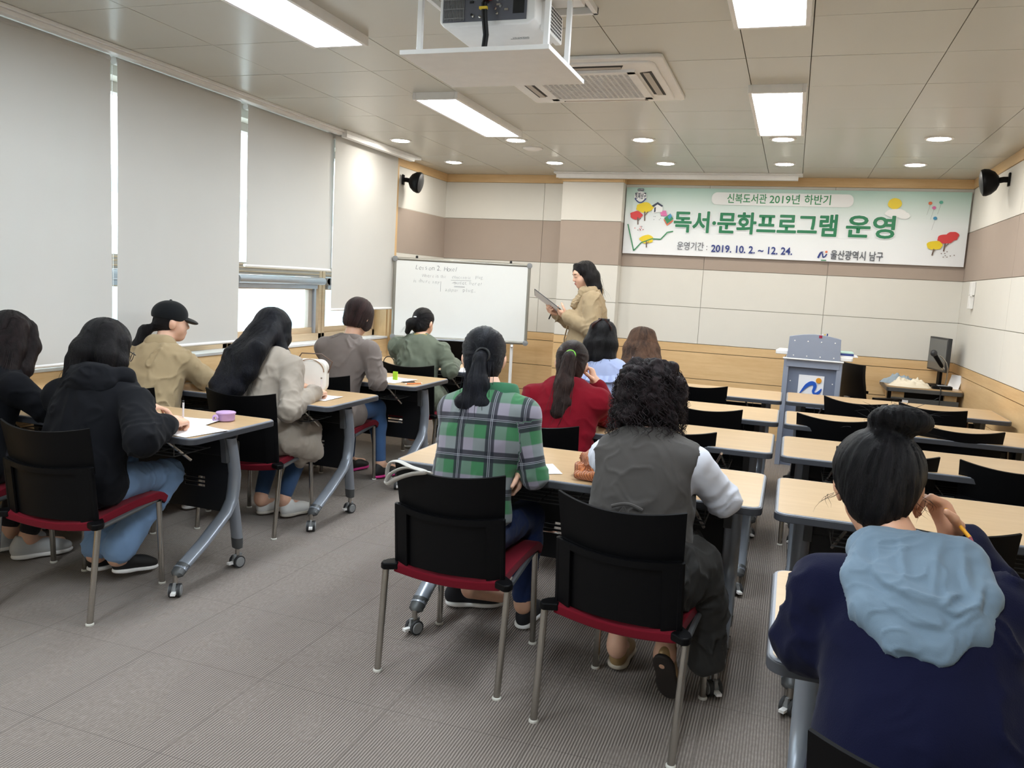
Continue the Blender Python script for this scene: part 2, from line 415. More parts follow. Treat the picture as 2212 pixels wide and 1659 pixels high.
# ---------------------------------------------------------------- things on the ceiling
def troffer(xc, y0, y1, label):
    t = thing('ceiling_light', label, 'light', (xc, (y0+y1)/2, ZC), 0, 'panel lights on the ceiling')
    h = (y1-y0)/2; b = MB(); o = .022; w = .155
    b.box(-w, -w+o, -h, h, -.045, .002, 'white'); b.box(w-o, w, -h, h, -.045, .002, 'white')
    b.box(-w+o, w-o, -h, -h+o, -.045, .002, 'white'); b.box(-w+o, w-o, h-o, h, -.045, .002, 'white')
    b.obj('frame', t, .003)
    b = MB(); b.prism(rrect(-w+o, w-o, -h+o, h-o, .02), -.04, -.03, 'lens', 'xy'); b.obj('diffuser', t)
troffer(-.19, 4.86, 6.15, 'panel light on the right, end facing the banner')
troffer(-.19, 2.43, 3.72, 'panel light on the right, cut by the top edge of the picture')
troffer(-2.25, 4.85, 6.14, 'long panel light on the left beyond the projector')
troffer(-2.25, 2.43, 3.72, 'long panel light on the left, cut by the top edge of the picture')
troffer(-.19, .0, 1.29, 'panel light overhead, behind the viewer on the right'); troffer(-2.25, .0, 1.29, 'panel light overhead, behind the viewer on the left')

def downlight(x, y, label):
    t = thing('downlight', label, 'light', (x, y, ZC), 0, 'round downlights near the front wall')
    b = MB(); b.lathe([(.095, .001), (.095, -.006), (.086, -.010), (.075, -.007), (.075, .001)], 'white', 28); b.obj('rim', t)
    b = MB(); b.lathe([(.074, -.004), (.06, -.010), (.03, -.013), (.002, -.014)], 'spot', 24); b.obj('diffuser', t)
for i, (x, w) in enumerate(zip((-3.32, -2.27, -1.22, -.18, .86), ('first', 'second', 'third, middle,', 'fourth', 'fifth'))):
    downlight(x, 6.50, 'round downlight, %s from the window side in the nearer row' % w)
    downlight(x-.01 if i < 2 else x, 7.69, 'round downlight, %s from the window side in the row by the wall' % w)

def air_conditioner():
    t = thing('air_conditioner', 'white four-way ceiling cassette air conditioner with grille', 'air conditioner', (-1.19, 4.64, ZC))
    b = MB(); R = .47
    b.prism(rrect(-R, R, -R, R, .03), -.022, 0, 'white', 'xy'); b.prism(rrect(-R+.05, R-.05, -R+.05, R-.05, .06), -.034, -.02, 'white', 'xy'); b.obj('panel', t, .006)
    b = MB()
    for k in range(4):
        m = Matrix.Rotation(PI/2*k, 4, 'Z')
        b.prism([(-.235, .320), (-.26, .385), (.26, .385), (.235, .320)], -.0365, -.03, 'black', 'xy', m)
    b.obj('air_slot', t)
    for k in range(4):
        m = Matrix.Rotation(PI/2*k, 4, 'Z'); v = MB()
        v.box(-.245, .245, .338, .372, -.040, -.0365, 'upvc', m); v.obj('louver', t, .001)
    b = MB(); q = .285
    b.prism(rrect(-q, q, -q, q, .03), -.040, -.03, 'darkmetal', 'xy')
    n = 17
    for k in range(n+1):
        a = -q+.02+(2*q-.04)*k/n
        b.box(a-.005, a+.005, -q+.02, q-.02, -.046, -.039, 'white'); b.box(-q+.02, q-.02, a-.0035, a+.0035, -.046, -.039, 'white')
    for s in (-1, 1):
        b.box(s*q-.022, s*q+.022, -q-.02, q+.02, -.048, -.03, 'white'); b.box(-q-.02, q+.02, s*q-.022, s*q+.022, -.048, -.03, 'white')
    b.obj('grille', t)
air_conditioner()

def text_mesh(body, size, mat, extrude=.0004, align='LEFT', offset=0., shear=0.):
    c = bpy.data.curves.new('lettering', 'FONT'); c.body = body; c.size = size; c.extrude = extrude; c.align_x = align
    c.offset = offset; c.shear = shear; c.resolution_u = 3
    o = bpy.data.objects.new('lettering', c); C.objects.link(o); bpy.context.view_layer.update()
    me = bpy.data.meshes.new_from_object(o.evaluated_get(bpy.context.evaluated_depsgraph_get())); bpy.data.objects.remove(o)
    me.materials.clear(); me.materials.append(mat if not isinstance(mat, str) else M[mat]); return me
def put_text(name, body, size, mat, parent, mat4, width=None, **kw):
    me = text_mesh(body, size, mat, **kw)
    if width:
        xs = [v.co.x for v in me.vertices]; me.transform(Matrix.Diagonal((width/(max(xs)-min(xs)), 1, 1, 1)))
    me.transform(mat4); o = bpy.data.objects.new(name, me); C.objects.link(o); o.parent = parent; return o

def projector_lift():
    t = thing('projector_lift', 'white square lift plate hanging from the ceiling under the projector', 'projector lift', (-1.215, 3.19, 0))
    b = MB(); b.box(-.30, .30, -.26, .26, 2.292, 2.310, 'white'); b.obj('plate', t, .002)
    for x, y in ((-.235, -.22), (.275, -.22), (.285, .03), (-.06, .2)):
        q = MB(); q.box(x-.010, x+.010, y-.010, y+.010, 2.31, ZC+.01, 'white'); q.obj('rod', t, .002)
    b = MB(); b.box(-.33, .33, -.31, -.29, 2.585, 2.612, 'white'); b.box(-.33, .33, .29, .31, 2.585, 2.612, 'white'); b.box(-.33, -.31, -.31, .31, 2.585, 2.612, 'white'); b.box(.31, .33, -.31, .31, 2.585, 2.612, 'white')
    b.box(.1, .31, .04, .16, 2.57, 2.59, 'white'); b.obj('ceiling_frame', t, .002)
    p = thing('projector', 'white projector with dark socket panel on the hanging lift plate', 'projector', (-1.235, 3.24, 2.44))
    b = MB(); b.prism([(-.20, .02), (-.18, 0), (.17, 0), (.20, .02), (.20, .13), (-.20, .13)], -.13, .17, 'white', 'xz'); b.box(.195, .225, -.05, .17, .0, .11, 'white'); b.obj('housing', p, .006)
    b = MB(); b.box(-.185, .165, -.134, -.128, .018, .125, mat_plain('socket_panel_grey', rgb(92, 94, 104), .5))
    b.obj('socket_panel', p)
    b = MB()
    for k in range(15): b.box(-.18+.006*k, -.1775+.006*k, -.138, -.132, .022, .12, 'greypl')
    for k in range(3): b.box(-.18, -.092, -.139, -.133, .03+.035*k, .033+.035*k, 'greypl')
    b.obj('vent_grille', p)
    rnd = random.Random(8); b = MB()
    for k in range(26):
        x = -.07+.2*rnd.random(); z = .03+.085*rnd.random(); m = rnd.choice(['chrome', 'black', 'chrome', 'greypl', 'black'])
        if rnd.random() < .6: b.lathe([(.005, .0), (.005, .005), (.003, .006)], m, 8, (x, -.134, z), Matrix.Rotation(PI/2, 4, 'X'))
        else: b.box(x-.008, x+.008, -.138, -.133, z-.004, z+.004, m)
    b.box(.11, .155, -.136, -.131, .04, .1, 'black'); b.obj('sockets', p)
    b = MB()
    for k in range(9):
        for j in range(7): b.box(.224, .2262, -.035+.021*k, -.021+.021*k, .012+.0135*j, .020+.0135*j, 'darkgrey')
    b.obj('side_vent', p)
    put_text('lettering', 'HITACHI', .018, 'greypl', p, Matrix.Translation((.09, .03, -.0006)) @ Matrix.Rotation(PI, 4, 'Z') @ Matrix.Rotation(PI, 4, 'Y') @ Matrix.Scale(-1, 4, (1, 0, 0)) @ Matrix.Rotation(PI, 4, 'Z'), align='CENTER')
    b = MB(); b.box(.04, .12, .05, .053, -.001, .001, 'greypl'); b.obj('latch_slot', p)
    c = MB()
    for dx in (0, .012):
        c.tube([(-1.24+dx, 3.10, 2.53), (-1.235+dx, 3.065, 2.51), (-1.23+dx, 3.06, 2.46), (-1.232+dx, 3.09, 2.40), (-1.25+dx, 3.12, 2.35), (-1.29+dx, 3.16, 2.318)], .006, 'black', 8)
    c.box(-1.246, -1.214, 3.055, 3.067, 2.486, 2.496, mat_plain('yellow_tape', rgb(228, 196, 60), .5)); c.box(-1.236, -1.212, 3.07, 3.10, 2.53, 2.552, mat_plain('red_plug', rgb(170, 40, 40), .5))
    tag(c.obj('cable'), 'black cable pair hanging from the projector sockets', 'cable')
projector_lift()

t = thing('smoke_detector', 'flat round white detector on the ceiling near the downlights', 'detector', (-2.25, 6.90, ZC))
MB().lathe([(.088, .001), (.088, -.008), (.06, -.018), (.02, -.022), (.002, -.022)], 'white', 28).obj('body', t)
b = MB(); b.box(-2.46, -.02, 8.28, 8.42, 2.592, ZC, 'white'); b.box(-2.44, -.06, 8.31, 8.315, 2.55, 2.592, 'white'); b.box(-2.44, -.06, 8.40, 8.405, 2.555, 2.592, 'white')
o = b.obj('projection_screen_housing', bevel=.002); tag(o, 'long white projection screen housing at the ceiling above the pier', 'screen housing')

def speaker(loc, rz, tilt, label):
    t = thing('wall_speaker', label, 'speaker', loc, rz, 'round wall speakers')
    m = Matrix.Translation((0, .15, -.02)) @ Matrix.Rotation(tilt, 4, 'X') @ Matrix.Rotation(-PI/2, 4, 'X')
    b = MB(); b.lathe([(.002, -.085), (.035, -.080), (.07, -.058), (.096, -.02), (.104, .012), (.101, .03), (.095, .036)], 'blackpl', 36, mat4=m); b.obj('shell', t)
    b = MB(); b.lathe([(.095, .034), (.07, .046), (.04, .051), (.002, .053)], 'darkgrey', 36, mat4=m); b.obj('grille', t)
    b = MB(); b.tube([(0, .0, 0), (0, .04, 0), (0, .09, -.01)], .022, 'blackpl', 12); b.box(-.03, .03, 0, .012, -.05, .05, 'blackpl'); b.obj('bracket', t, .003)
speaker((XL+.014, 7.47, 2.40), math.radians(-80), math.radians(-10), 'black round wall speaker in the corner above the whiteboard')
speaker((XR-.002, 7.22, 2.43), math.radians(84), math.radians(-10), 'black round wall speaker high on the right wall by the banner')
def wall_box():
    t = thing('control_box', 'white two-piece plastic control box on the right wall', 'control box', (XR-.001, 8.02, 1.55))
    b = MB(); b.box(-.035, 0, -.04, .04, .003, .12, 'white'); b.obj('upper_unit', t, .006)
    b = MB(); b.box(-.035, 0, -.035, .045, -.115, -.003, 'white'); b.box(-.04, -.02, -.06, -.03, -.01, .003, 'white'); b.obj('lower_unit', t, .006)
wall_box()
# ---------------------------------------------------------------- banner, whiteboard, lectern, desk corner
def flat(poly, m, b, y, plane=None): b.add([(x, y, z) for x, z in poly], [tuple(range(len(poly)))], m)
def blob(cx, cz, rx, rz, n=22, wob=.08, seed=1):
    r = random.Random(seed); ph = [r.uniform(0, 6) for _ in range(3)]
    return [(cx+rx*math.cos(a)*(1+wob*math.sin(5*a+ph[0])+wob*.6*math.sin(3*a+ph[1])), cz+rz*math.sin(a)*(1+wob*math.sin(4*a+ph[2]))) for a in (2*PI*k/n for k in range(n))]
def strip(b, pts, w, m, y):
    for p, q in zip(pts, pts[1:]):
        d = Vector((q[0]-p[0], q[1]-p[1])); n = Vector((-d.y, d.x)).normalized()*w/2
        flat([(p[0]+n.x, p[1]+n.y), (q[0]+n.x, q[1]+n.y), (q[0]-n.x, q[1]-n.y), (p[0]-n.x, p[1]-n.y)], m, b, y)
def banner():
    x0, x1, z0, z1 = -1.737, 1.458, 1.815, 2.492; Y = YF-.03
    t = thing('banner', 'wide pale green printed banner with Korean lettering on the front wall', 'banner', ((x0+x1)/2, Y, (z0+z1)/2))
    nt = Nt('banner_vinyl'); sp = nt.node('SeparateXYZ', i_Vector=nt.obj())
    g = nt.node('MapRange', i_Value=sp.outputs[2], i_1=-.34, i_2=.34).outputs[0]
    nt.color(nt.ramp(g, [(.0, rgb(240, 242, 247)), (.55, rgb(234, 240, 243)), (.82, rgb(208, 228, 223)), (1., rgb(178, 212, 203))])).set(Roughness=.5)
    b = MB(); w, h = (x1-x0)/2, (z1-z0)/2
    b.grid(lambda u, v: (-w+2*w*u, .003*math.sin(u*9)*math.sin(v*3.1)*(1-abs(2*u-1)**6)-.002, -h+2*h*v), 60, 12, nt.m, .0015)
    b.obj('sheet', t)
    def px(u, v): return (-w+2*w*u, h-2*h*v)        # u,v: fraction across and down the sheet
    C_ = {k: mat_plain('ink_'+k, rgb(*c), .5, 0, .0) for k, c in dict(green=(34, 124, 84), mid=(52, 140, 92), navy=(38, 56, 130), grey=(74, 78, 88), yellow=(236, 208, 40), red=(216, 66, 68), brown=(110, 92, 84), pink=(224, 120, 178), blue=(70, 150, 196), orange=(222, 112, 70), white=(240, 242, 244), teal=(96, 178, 160), dark=(52, 62, 84), halo=(238, 241, 244)).items()}
    def label(name, body, u0, u1, v, size, m, off=0., y=-.0125):
        mt = Matrix.Translation((px(u0, v)[0], y, px(u0, v)[1])) @ Matrix.Rotation(PI/2, 4, 'X')
        return put_text(name, body, size, C_[m], t, mt, width=(u1-u0)*2*w, offset=off, extrude=0.)
    b = MB(); a, c = px(.272, .235), px(.687, .055); b.prism(rrect(a[0], c[0], a[1], c[1], .055, 8), -.0105, -.009, C_['white'], 'xz'); b.obj('title_pill', t)
    for word, a0, a1 in (('신복도서관', .319, .437), ('2019년', .446, .534), ('하반기', .547, .622)): label('lettering', word, a0, a1, .195, .102, 'mid', .0012)
    def bold(name, body, u0, u1, v, size, m, rad, n, y):      # one mesh of slightly shifted prints of the same word
        o = None
        for k in range(n):
            c, s_ = math.cos(2*PI*k/n)*rad/(2*w), math.sin(2*PI*k/n)*rad/(2*h); q = label(name, body, u0+c, u1+c, v+s_, size, m, .0015, y-.00004*k)
            if o is None: o = q; bm_ = bmesh.new(); bm_.from_mesh(q.data)
            else: bm_.from_mesh(q.data); bpy.data.objects.remove(q)
        bm_.to_mesh(o.data); bm_.free()
    for word, a0, a1 in (('독서·문화프로그램', .158, .644), ('운영', .671, .803)):
        bold('lettering_halo', word, a0, a1, .62, .225, 'halo', .0125, 10, -.0098); bold('lettering', word, a0, a1, .62, .225, 'green', .0050, 8, -.0125)
    label('lettering', '운영기간 :', .175, .270, .905, .092, 'grey')
    label('lettering', '2019. 10. 2. ~ 12. 24.', .283, .527, .925, .098, 'navy', .002)
    label('lettering', '울산광역시 남구', .637, .783, .955, .096, 'grey', .001)
    art = MB(); Y0 = -.0115; lay = iter(range(9999))
    def done(name):
        nonlocal art
        art.obj(name, t); art = MB()
    def bl(u, v, ru, rv, m, s, dy=0, wob=.08): c = px(u, v); dy += next(lay)*2e-6; flat(blob(c[0], c[1], ru*2*w, rv*2*h, seed=s, wob=wob), C_[m], art, Y0-dy)
    def ln(pts, wd, m, dy=0): strip(art, [px(*p) for p in pts], wd, C_[m], Y0-dy-next(lay)*2e-6)
    bl(.063, .30, .028, .075, 'yellow', 3); ln([(.064, .36), (.066, .50)], .012, 'brown', .0004); ln([(.066, .42), (.075, .36)], .008, 'brown', .0004); done('yellow_tree_print')
    bl(.037, .42, .020, .062, 'red', 4); ln([(.043, .45), (.045, .56)], .012, 'brown', .0004); ln([(.045, .50), (.053, .46)], .007, 'brown', .0004); done('red_tree_print')
    bl(.077, .775, .022, .065, 'yellow', 6); ln([(.076, .80), (.078, .90)], .012, 'brown', .0004); ln([(.077, .85), (.084, .81)], .007, 'brown', .0004); done('yellow_tree_print')
    ln([(.012, .555), (.037, .955), (.06, .83), (.095, .765), (.122, .77), (.142, .66), (.160, .645)], .011, 'mid'); done('green_page_outline')
    flat([px(.088, .33), px(.103, .24), px(.122, .30), px(.12, .36), px(.09, .38)], C_['white'], art, Y0-.0002); flat([px(.086, .27), px(.104, .215), px(.122, .27), px(.118, .285), px(.104, .25), px(.09, .29)], C_['dark'], art, Y0-.0006); flat([px(.094, .30), px(.099, .29), px(.099, .36), px(.094, .37)], C_['dark'], art, Y0-.0006); done('house_print')
    flat([px(.112, .34), px(.132, .34), px(.138, .42), px(.118, .42)], C_['pink'], art, Y0); done('pink_book_print'); flat([px(.128, .45), px(.147, .38), px(.158, .46), px(.139, .53)], C_['mid'], art, Y0); flat([px(.139, .43), px(.147, .38), px(.153, .42), px(.145, .47)], C_['blue'], art, Y0-.0003); flat([px(.128, .46), px(.139, .54), px(.158, .47), px(.158, .49), px(.139, .565), px(.127, .48)], C_['orange'], art, Y0); done('green_book_print')
    r = random.Random(5)
    for k in range(10): bl(.035+.03*r.random(), .58+.07*r.random(), .0017, .0055, r.choice(['red', 'brown', 'dark']), k, .0002)
    for k in range(6): bl(.09+.03*r.random(), .42+.06*r.random(), .0013, .004, 'dark', k, .0002)
    done('confetti_print')
    bl(.800, .17, .019, .075, 'yellow', 9, wob=.02); done('sun_print'); bl(.806, .30, .03, .06, 'white', 10, .0003, .05); bl(.828, .33, .016, .05, 'white', 11, .0003, .05); done('cloud_print')
    for u, v, m in ((.894, .155, 'orange'), (.922, .14, 'teal'), (.905, .215, 'pink'), (.911, .355, 'blue')): bl(u, v, .0052, .022, m, 2, 0, .01); ln([(u, v+.025), (u-.006, v+.16)], .0012, 'grey', .0001); done('balloon_print')
    bl(.945, .63, .022, .065, 'red', 13); bl(.962, .59, .016, .062, 'red', 15)
    ln([(.945, .69), (.943, .80)], .013, 'brown', .0005); ln([(.944, .74), (.954, .69)], .007, 'brown', .0005); done('red_tree_print'); bl(.918, .72, .021, .062, 'yellow', 14, .0003); ln([(.917, .77), (.914, .86)], .012, 'brown', .0005); ln([(.916, .81), (.921, .78)], .006, 'brown', .0005); done('yellow_tree_print')
    for k in range(8): bl(.935+.045*r.random(), .80+.08*r.random(), .0017, .0055, 'brown', k+30, .0002)
    done('confetti_print')
    # round badge: lettering over a smile arc; and the wave emblem with a ball beside the last line
    bl(.047, .135, .020, .075, 'white', 40, .0001, .02)
    ln([(.029+.036*k/10, .165+.065*math.sin(PI*k/10)) for k in range(11)], .010, 'navy', .0004)
    a, c = px(.036, .058), px(.057, .018); flat(rrect(a[0], c[0], a[1], c[1], .01), C_['dark'], art, Y0-.0004)
    art.obj('round_badge', t)
    label('lettering', '행복남구', .029, .065, .165, .072, 'dark', .0015, -.0124); label('lettering', '울산광역시', .0375, .0555, .05, .022, 'white', 0., -.0125)
    e = MB(); n = 12
    ln2 = [(.603+.012*k/n, .955-.085*math.sin(PI*.62*k/n)) for k in range(n+1)]
    strip(e, [px(*p) for p in ln2], .018, C_['navy'], Y0); strip(e, [px(*p) for p in [(.6145, .885), (.617, .945), (.622, .935), (.627, .895)]], .012, C_['navy'], Y0-.0003)
    c = px(.625, .865); flat(blob(c[0], c[1], .011, .011, wob=0), C_['orange'], e, Y0); strip(e, [px(.612, .985), px(.627, .985)], .009, C_['mid'], Y0)
    e.obj('emblem', t)
banner()

HAND = {}
def whiteboard():
    A = Vector((-3.655, 7.135, 0)); B = Vector((-2.44, 7.585, 0)); zt, zb = 1.615, .865
    d = (B-A); L = d.length; ang = math.atan2(d.y, d.x)
    t = thing('whiteboard', 'mobile whiteboard with handwritten lesson notes in the front corner', 'whiteboard', tuple((A+B)/2), ang)
    h = L/2
    MB().box(-h, h, -.008, .012, zb, zt, mat_plain('whiteboard_surface', rgb(236, 238, 237), .22, 0, .01, Specular_IOR_Level=.5)).obj('board', t)
    b = MB(); r = .016
    for p, q in (((-h, zb), (-h, zt)), ((h, zb), (h, zt)), ((-h, zt), (h, zt)), ((-h, zb), (h, zb))):
        b.tube([(p[0], 0, p[1]), (q[0], 0, q[1])], r, mat_plain('pewter_frame', rgb(150, 148, 140), .35, .5), 12)
    b.obj('frame', t)
    for sx in (-1, 1):
        for z in (zb, zt): MB().lathe([(.004, -.025), (.026, -.02), (.028, 0), (.026, .02), (.004, .025)], 'greypl', 14, (sx*h, 0, z), Matrix.Rotation(PI/2, 4, 'X')).obj('corner_cap', t)
    b = MB(); b.box(-h+.35, h-.3, -.075, -.012, zb-.012, zb-.002, 'alu'); b.obj('pen_tray', t, .003)
    for s in (-1, 1):
        x = s*(h-.13); q = MB(); q.tube([(x, .02, .07), (x, .02, zb+.05)], .016, 'white', 12); q.tube([(x, .02, zb-.05), (x, -.03, zb-.03)], .012, 'white', 8); q.tube([(x, -.26, .075), (x, .30, .075)], .015, 'white', 10); o = q.obj('stand_leg', t)
        for y in (-.25, .29): k = MB(); k.lathe([(.004, -.012), (.03, -.012), (.03, .012), (.004, .012)], 'darkgrey', 16, (x, y, .03), Matrix.Rotation(PI/2, 4, 'Y')); k.box(x-.016, x+.016, y-.012, y+.012, .03, .07, 'greypl'); k.obj('caster', o)
    b = MB(); b.tube([(-h+.13, .02, .30), (h-.13, .02, .30)], .013, 'white', 10); b.obj('stretcher', t)
    ink = mat_plain('marker_ink', rgb(96, 98, 106), .6, 0, .02); y = -.0092; rj = random.Random(17)
    def wr(s, u0, u1, v, size, slope=0.):
        x = -h+L*u0; z = zt-(zt-zb)*v
        W_ = (u1-u0)*L; adv = [(.32 if q in 'il.? t1' else .9 if q in 'mwW' else .62) for q in s]; k = W_/sum(adv); o = MB(); X = x; o.mats.append(ink)
        for q, a in zip(s, adv):
            if q != ' ':
                me = text_mesh(q, size*rj.uniform(.88, 1.12), ink, extrude=0., offset=-.0011, shear=rj.uniform(0, .2))
                mm = Matrix.Translation((X, y, z+rj.uniform(-.003, .003))) @ Matrix.Rotation(PI/2, 4, 'X') @ Matrix.Rotation(rj.uniform(-.09, .09), 4, 'Z') @ Matrix.Diagonal((k*a/(size*a*.92), 1, 1, 1))
                o.add([mm @ v.co for v in me.vertices], [tuple(p.vertices) for p in me.polygons], ink)
            X += k*a
        o.obj('handwriting', t)
    wr('Lesson 2. Hotel', .15, .46, .125, .062); wr('Where is the', .20, .385, .215, .046); wr('concentric', .425, .57, .215, .046); wr('plug.', .60, .665, .20, .046)
    wr('is there any', .14, .34, .29, .046); wr('outlet. here?', .44, .65, .285, .048); wr('adapter', .38, .48, .385, .048); wr('plug.', .51, .61, .375, .052)
    b = MB(); z = lambda v: zt-(zt-zb)*v; xx = lambda u: -h+L*u
    def st(pts, wd=.0024): strip(b, [(xx(u), z(v)) for u, v in pts], wd, ink, y)
    st([(.42, .238), (.57, .232)]); st([(.445, .312), (.525, .312)]); st([(.445, .324), (.525, .322)]); st([(.345, .26), (.345, .39)]); st([(.43, .275), (.445, .262), (.46, .275)])
    b.obj('underline', t)
    for k, u in enumerate((.16, .86)): q = MB(); q.lathe([(.012, 0), (.012, .018), (.009, .024)], 'black', 12, (xx(u), -.0, zt+.014)); q.obj('clip_magnet', t)
whiteboard()

def emblem(b, s, y, cols):
    """swoosh with a ball over a green arc, in a square of side s around the origin (x,z)"""
    bl, og, gr = cols
    def band(pts, ws):
        for (p, wa), (q, wb) in zip(zip(pts, ws), zip(pts[1:], ws[1:])):
            d = Vector((q[0]-p[0], q[1]-p[1])).normalized(); n = Vector((-d.y, d.x))
            b.prism([(s*(p[0]+n.x*wa), s*(p[1]+n.y*wa)), (s*(q[0]+n.x*wb), s*(q[1]+n.y*wb)), (s*(q[0]-n.x*wb), s*(q[1]-n.y*wb)), (s*(p[0]-n.x*wa), s*(p[1]-n.y*wa))], y-.008, y, bl, 'xz')
    P = [(-.42, -.30), (-.30, -.12), (-.16, .06), (0., .17), (.12, .16), (.17, .06), (.15, -.06), (.12, -.16), (.16, -.25), (.25, -.26), (.36, -.17), (.45, -.01)]
    ws = [.012, .045, .075, .085, .08, .07, .06, .05, .045, .06, .055, .012]; Q = []; K = []
    for i in range(len(P)-1):
        p0, p1, p2, p3 = (Vector(P[max(0, min(len(P)-1, i+d))]) for d in (-1, 0, 1, 2))
        for q in range(5):
            f = q/5; Q.append(tuple(.5*(2*p1+(p2-p0)*f+(2*p0-5*p1+4*p2-p3)*f*f+(3*p1-p0-3*p2+p3)*f**3))); K.append(ws[i]*(1-f)+ws[i+1]*f)
    N2 = []
    for i, p in enumerate(Q):
        d = (Vector(Q[min(i+1, len(Q)-1)])-Vector(Q[max(i-1, 0)])).normalized(); N2.append((-d.y*K[i], d.x*K[i]))
    for i in range(len(Q)-1):
        b.prism([(s*(Q[i][0]+N2[i][0]), s*(Q[i][1]+N2[i][1])), (s*(Q[i+1][0]+N2[i+1][0]), s*(Q[i+1][1]+N2[i+1][1])), (s*(Q[i+1][0]-N2[i+1][0]), s*(Q[i+1][1]-N2[i+1][1])), (s*(Q[i][0]-N2[i][0]), s*(Q[i][1]-N2[i][1]))], y-.008, y, bl, 'xz')
    b.prism([(s*(.30+.115*math.cos(a)), s*(.31+.115*math.sin(a))) for a in (2*PI*k/24 for k in range(24))], y-.008, y, og, 'xz')
    b.prism([(s*(.16+.26*math.cos(a)), s*(-.47+.10*math.sin(a))) for a in (PI*k/14 for k in range(15))], y-.008, y, gr, 'xz')
def lectern():
    g = mat_plain('blue_grey_laminate', rgb(150, 158, 176), .35, .15, .03); g2 = mat_plain('blue_grey_laminate_dark', rgb(118, 126, 146), .4, .1, .03)
    t = thing('lectern', 'blue grey lectern with a white emblem board before the front wall', 'lectern', (.22, 7.55, 0), math.radians(-4))
    w = .222
    b = MB(); b.box(-w-.012, -w+.03, -.2, .18, 0, .945, g); b.obj('side_panel', t, .003); b = MB(); b.box(w-.03, w+.012, -.2, .18, 0, .945, g); b.obj('side_panel', t, .003)
    b = MB(); b.box(-w+.03, w-.03, -.165, -.145, .0, .93, g2); b.obj('front_panel', t)
    b = MB(); b.prism([(-w+.01, .865), (w-.01, .865), (w-.01, .945), (-w+.01, .945)], -.205, -.185, g, 'xz'); b.obj('apron', t, .002)
    b = MB(); n = 14
    top = [(-.205+.41*k/n, 1.125+.028*math.sin(PI*k/n)) for k in range(n+1)]
    b.prism([(.212, .935), (.205, 1.125)] + top[::-1][1:-1] + [(-.205, 1.125), (-.212, .935)], -.232, -.214, g, 'xz'); b.obj('shield_panel', t, .003)
    b = MB()
    for z in (1.09, .965):
        for k in range(4): b.lathe([(.0055, 0), (.0055, .004), (.002, .006)], 'white', 10, (-.16+.107*k, -.232, z), Matrix.Rotation(PI/2, 4, 'X'))
    for sx, z in ((-1, .62), (1, .62), (-1, .74), (1, .74)): b.lathe([(.005, 0), (.005, .004)], 'white', 10, (sx*.17, -.165, z), Matrix.Rotation(PI/2, 4, 'X'))
    b.obj('screw_cap', t)
    b = MB(); b.tube([(-w-.02, -.228, .935), (w+.02, -.228, .935)], .008, 'white', 10); b.obj('edge_rail', t)
    b = MB(); b.prism(rrect(-.31, -.2, -.21, .14, .02), .965, .998, 'white', 'xy'); b.prism(rrect(.2, .31, -.21, .14, .02), .945, .975, 'white', 'xy'); b.obj('side_wing', t, .005)
    b = MB(); b.box(-.22, .22, -.2, .18, .945, .965, 'white'); b.obj('desk_top', t, .003)
    b = MB(); s = .205; b.box(-s/2, s/2, -.175, -.165, .60, .60+.20, mat_plain('emblem_board', rgb(236, 236, 240), .4, 0, .01))
    o = b.obj('emblem_board', t)
    k = MB(); emblem(k, .2, 0, (mat_plain('emblem_blue', rgb(36, 88, 190), .4), mat_plain('emblem_orange', rgb(222, 150, 40), .4), mat_plain('emblem_green', rgb(32, 130, 80), .4)))
    e = k.obj('emblem', o); e.location = (0, -.175, .70)
    b = MB(); b.box(.03, .055, -.236, -.231, 1.125, 1.148, mat_plain('maroon_clip', rgb(150, 24, 60), .4)); b.obj('clip', t)
    q = mat_plain('mint_folder', rgb(180, 214, 206), .5); nv = mat_plain('navy_folder', rgb(44, 62, 130), .5)
    for z0, z1, m, nm, lb in ((.976, .985, 'paper', 'paper_stack', 'white paper stack on the right wing of the lectern'), (.986, 1.004, nv, 'file_folder', 'navy ring folder on the lectern wing under a mint file'), (1.005, 1.013, q, 'file_folder', 'mint green file on top of the navy folder on the lectern')):
        o = MB().prism(rrect(-.05, .055 if nm != 'paper_stack' else .09, -.10, .12, .004), z0, z1, m, 'xy').obj(nm); o.location = (.47, 7.53, 0); tag(o, lb, 'papers' if nm == 'paper_stack' else 'folder')
    for k, (m, w) in enumerate((('paper', 'white'), (mat_plain('yellow_pen', rgb(224, 190, 90), .5), 'yellow'), (nv, 'navy'))):
        b = MB(); b.tube([(.25+.018*k, 7.38+.006*k, .966), (.262+.019*k, 7.39, 1.155+.004*k)], .005, m, 8); tag(b.obj('pen'), w+' pen standing upright behind the lectern shield', 'pen', 'pens behind the lectern shield')
lectern()

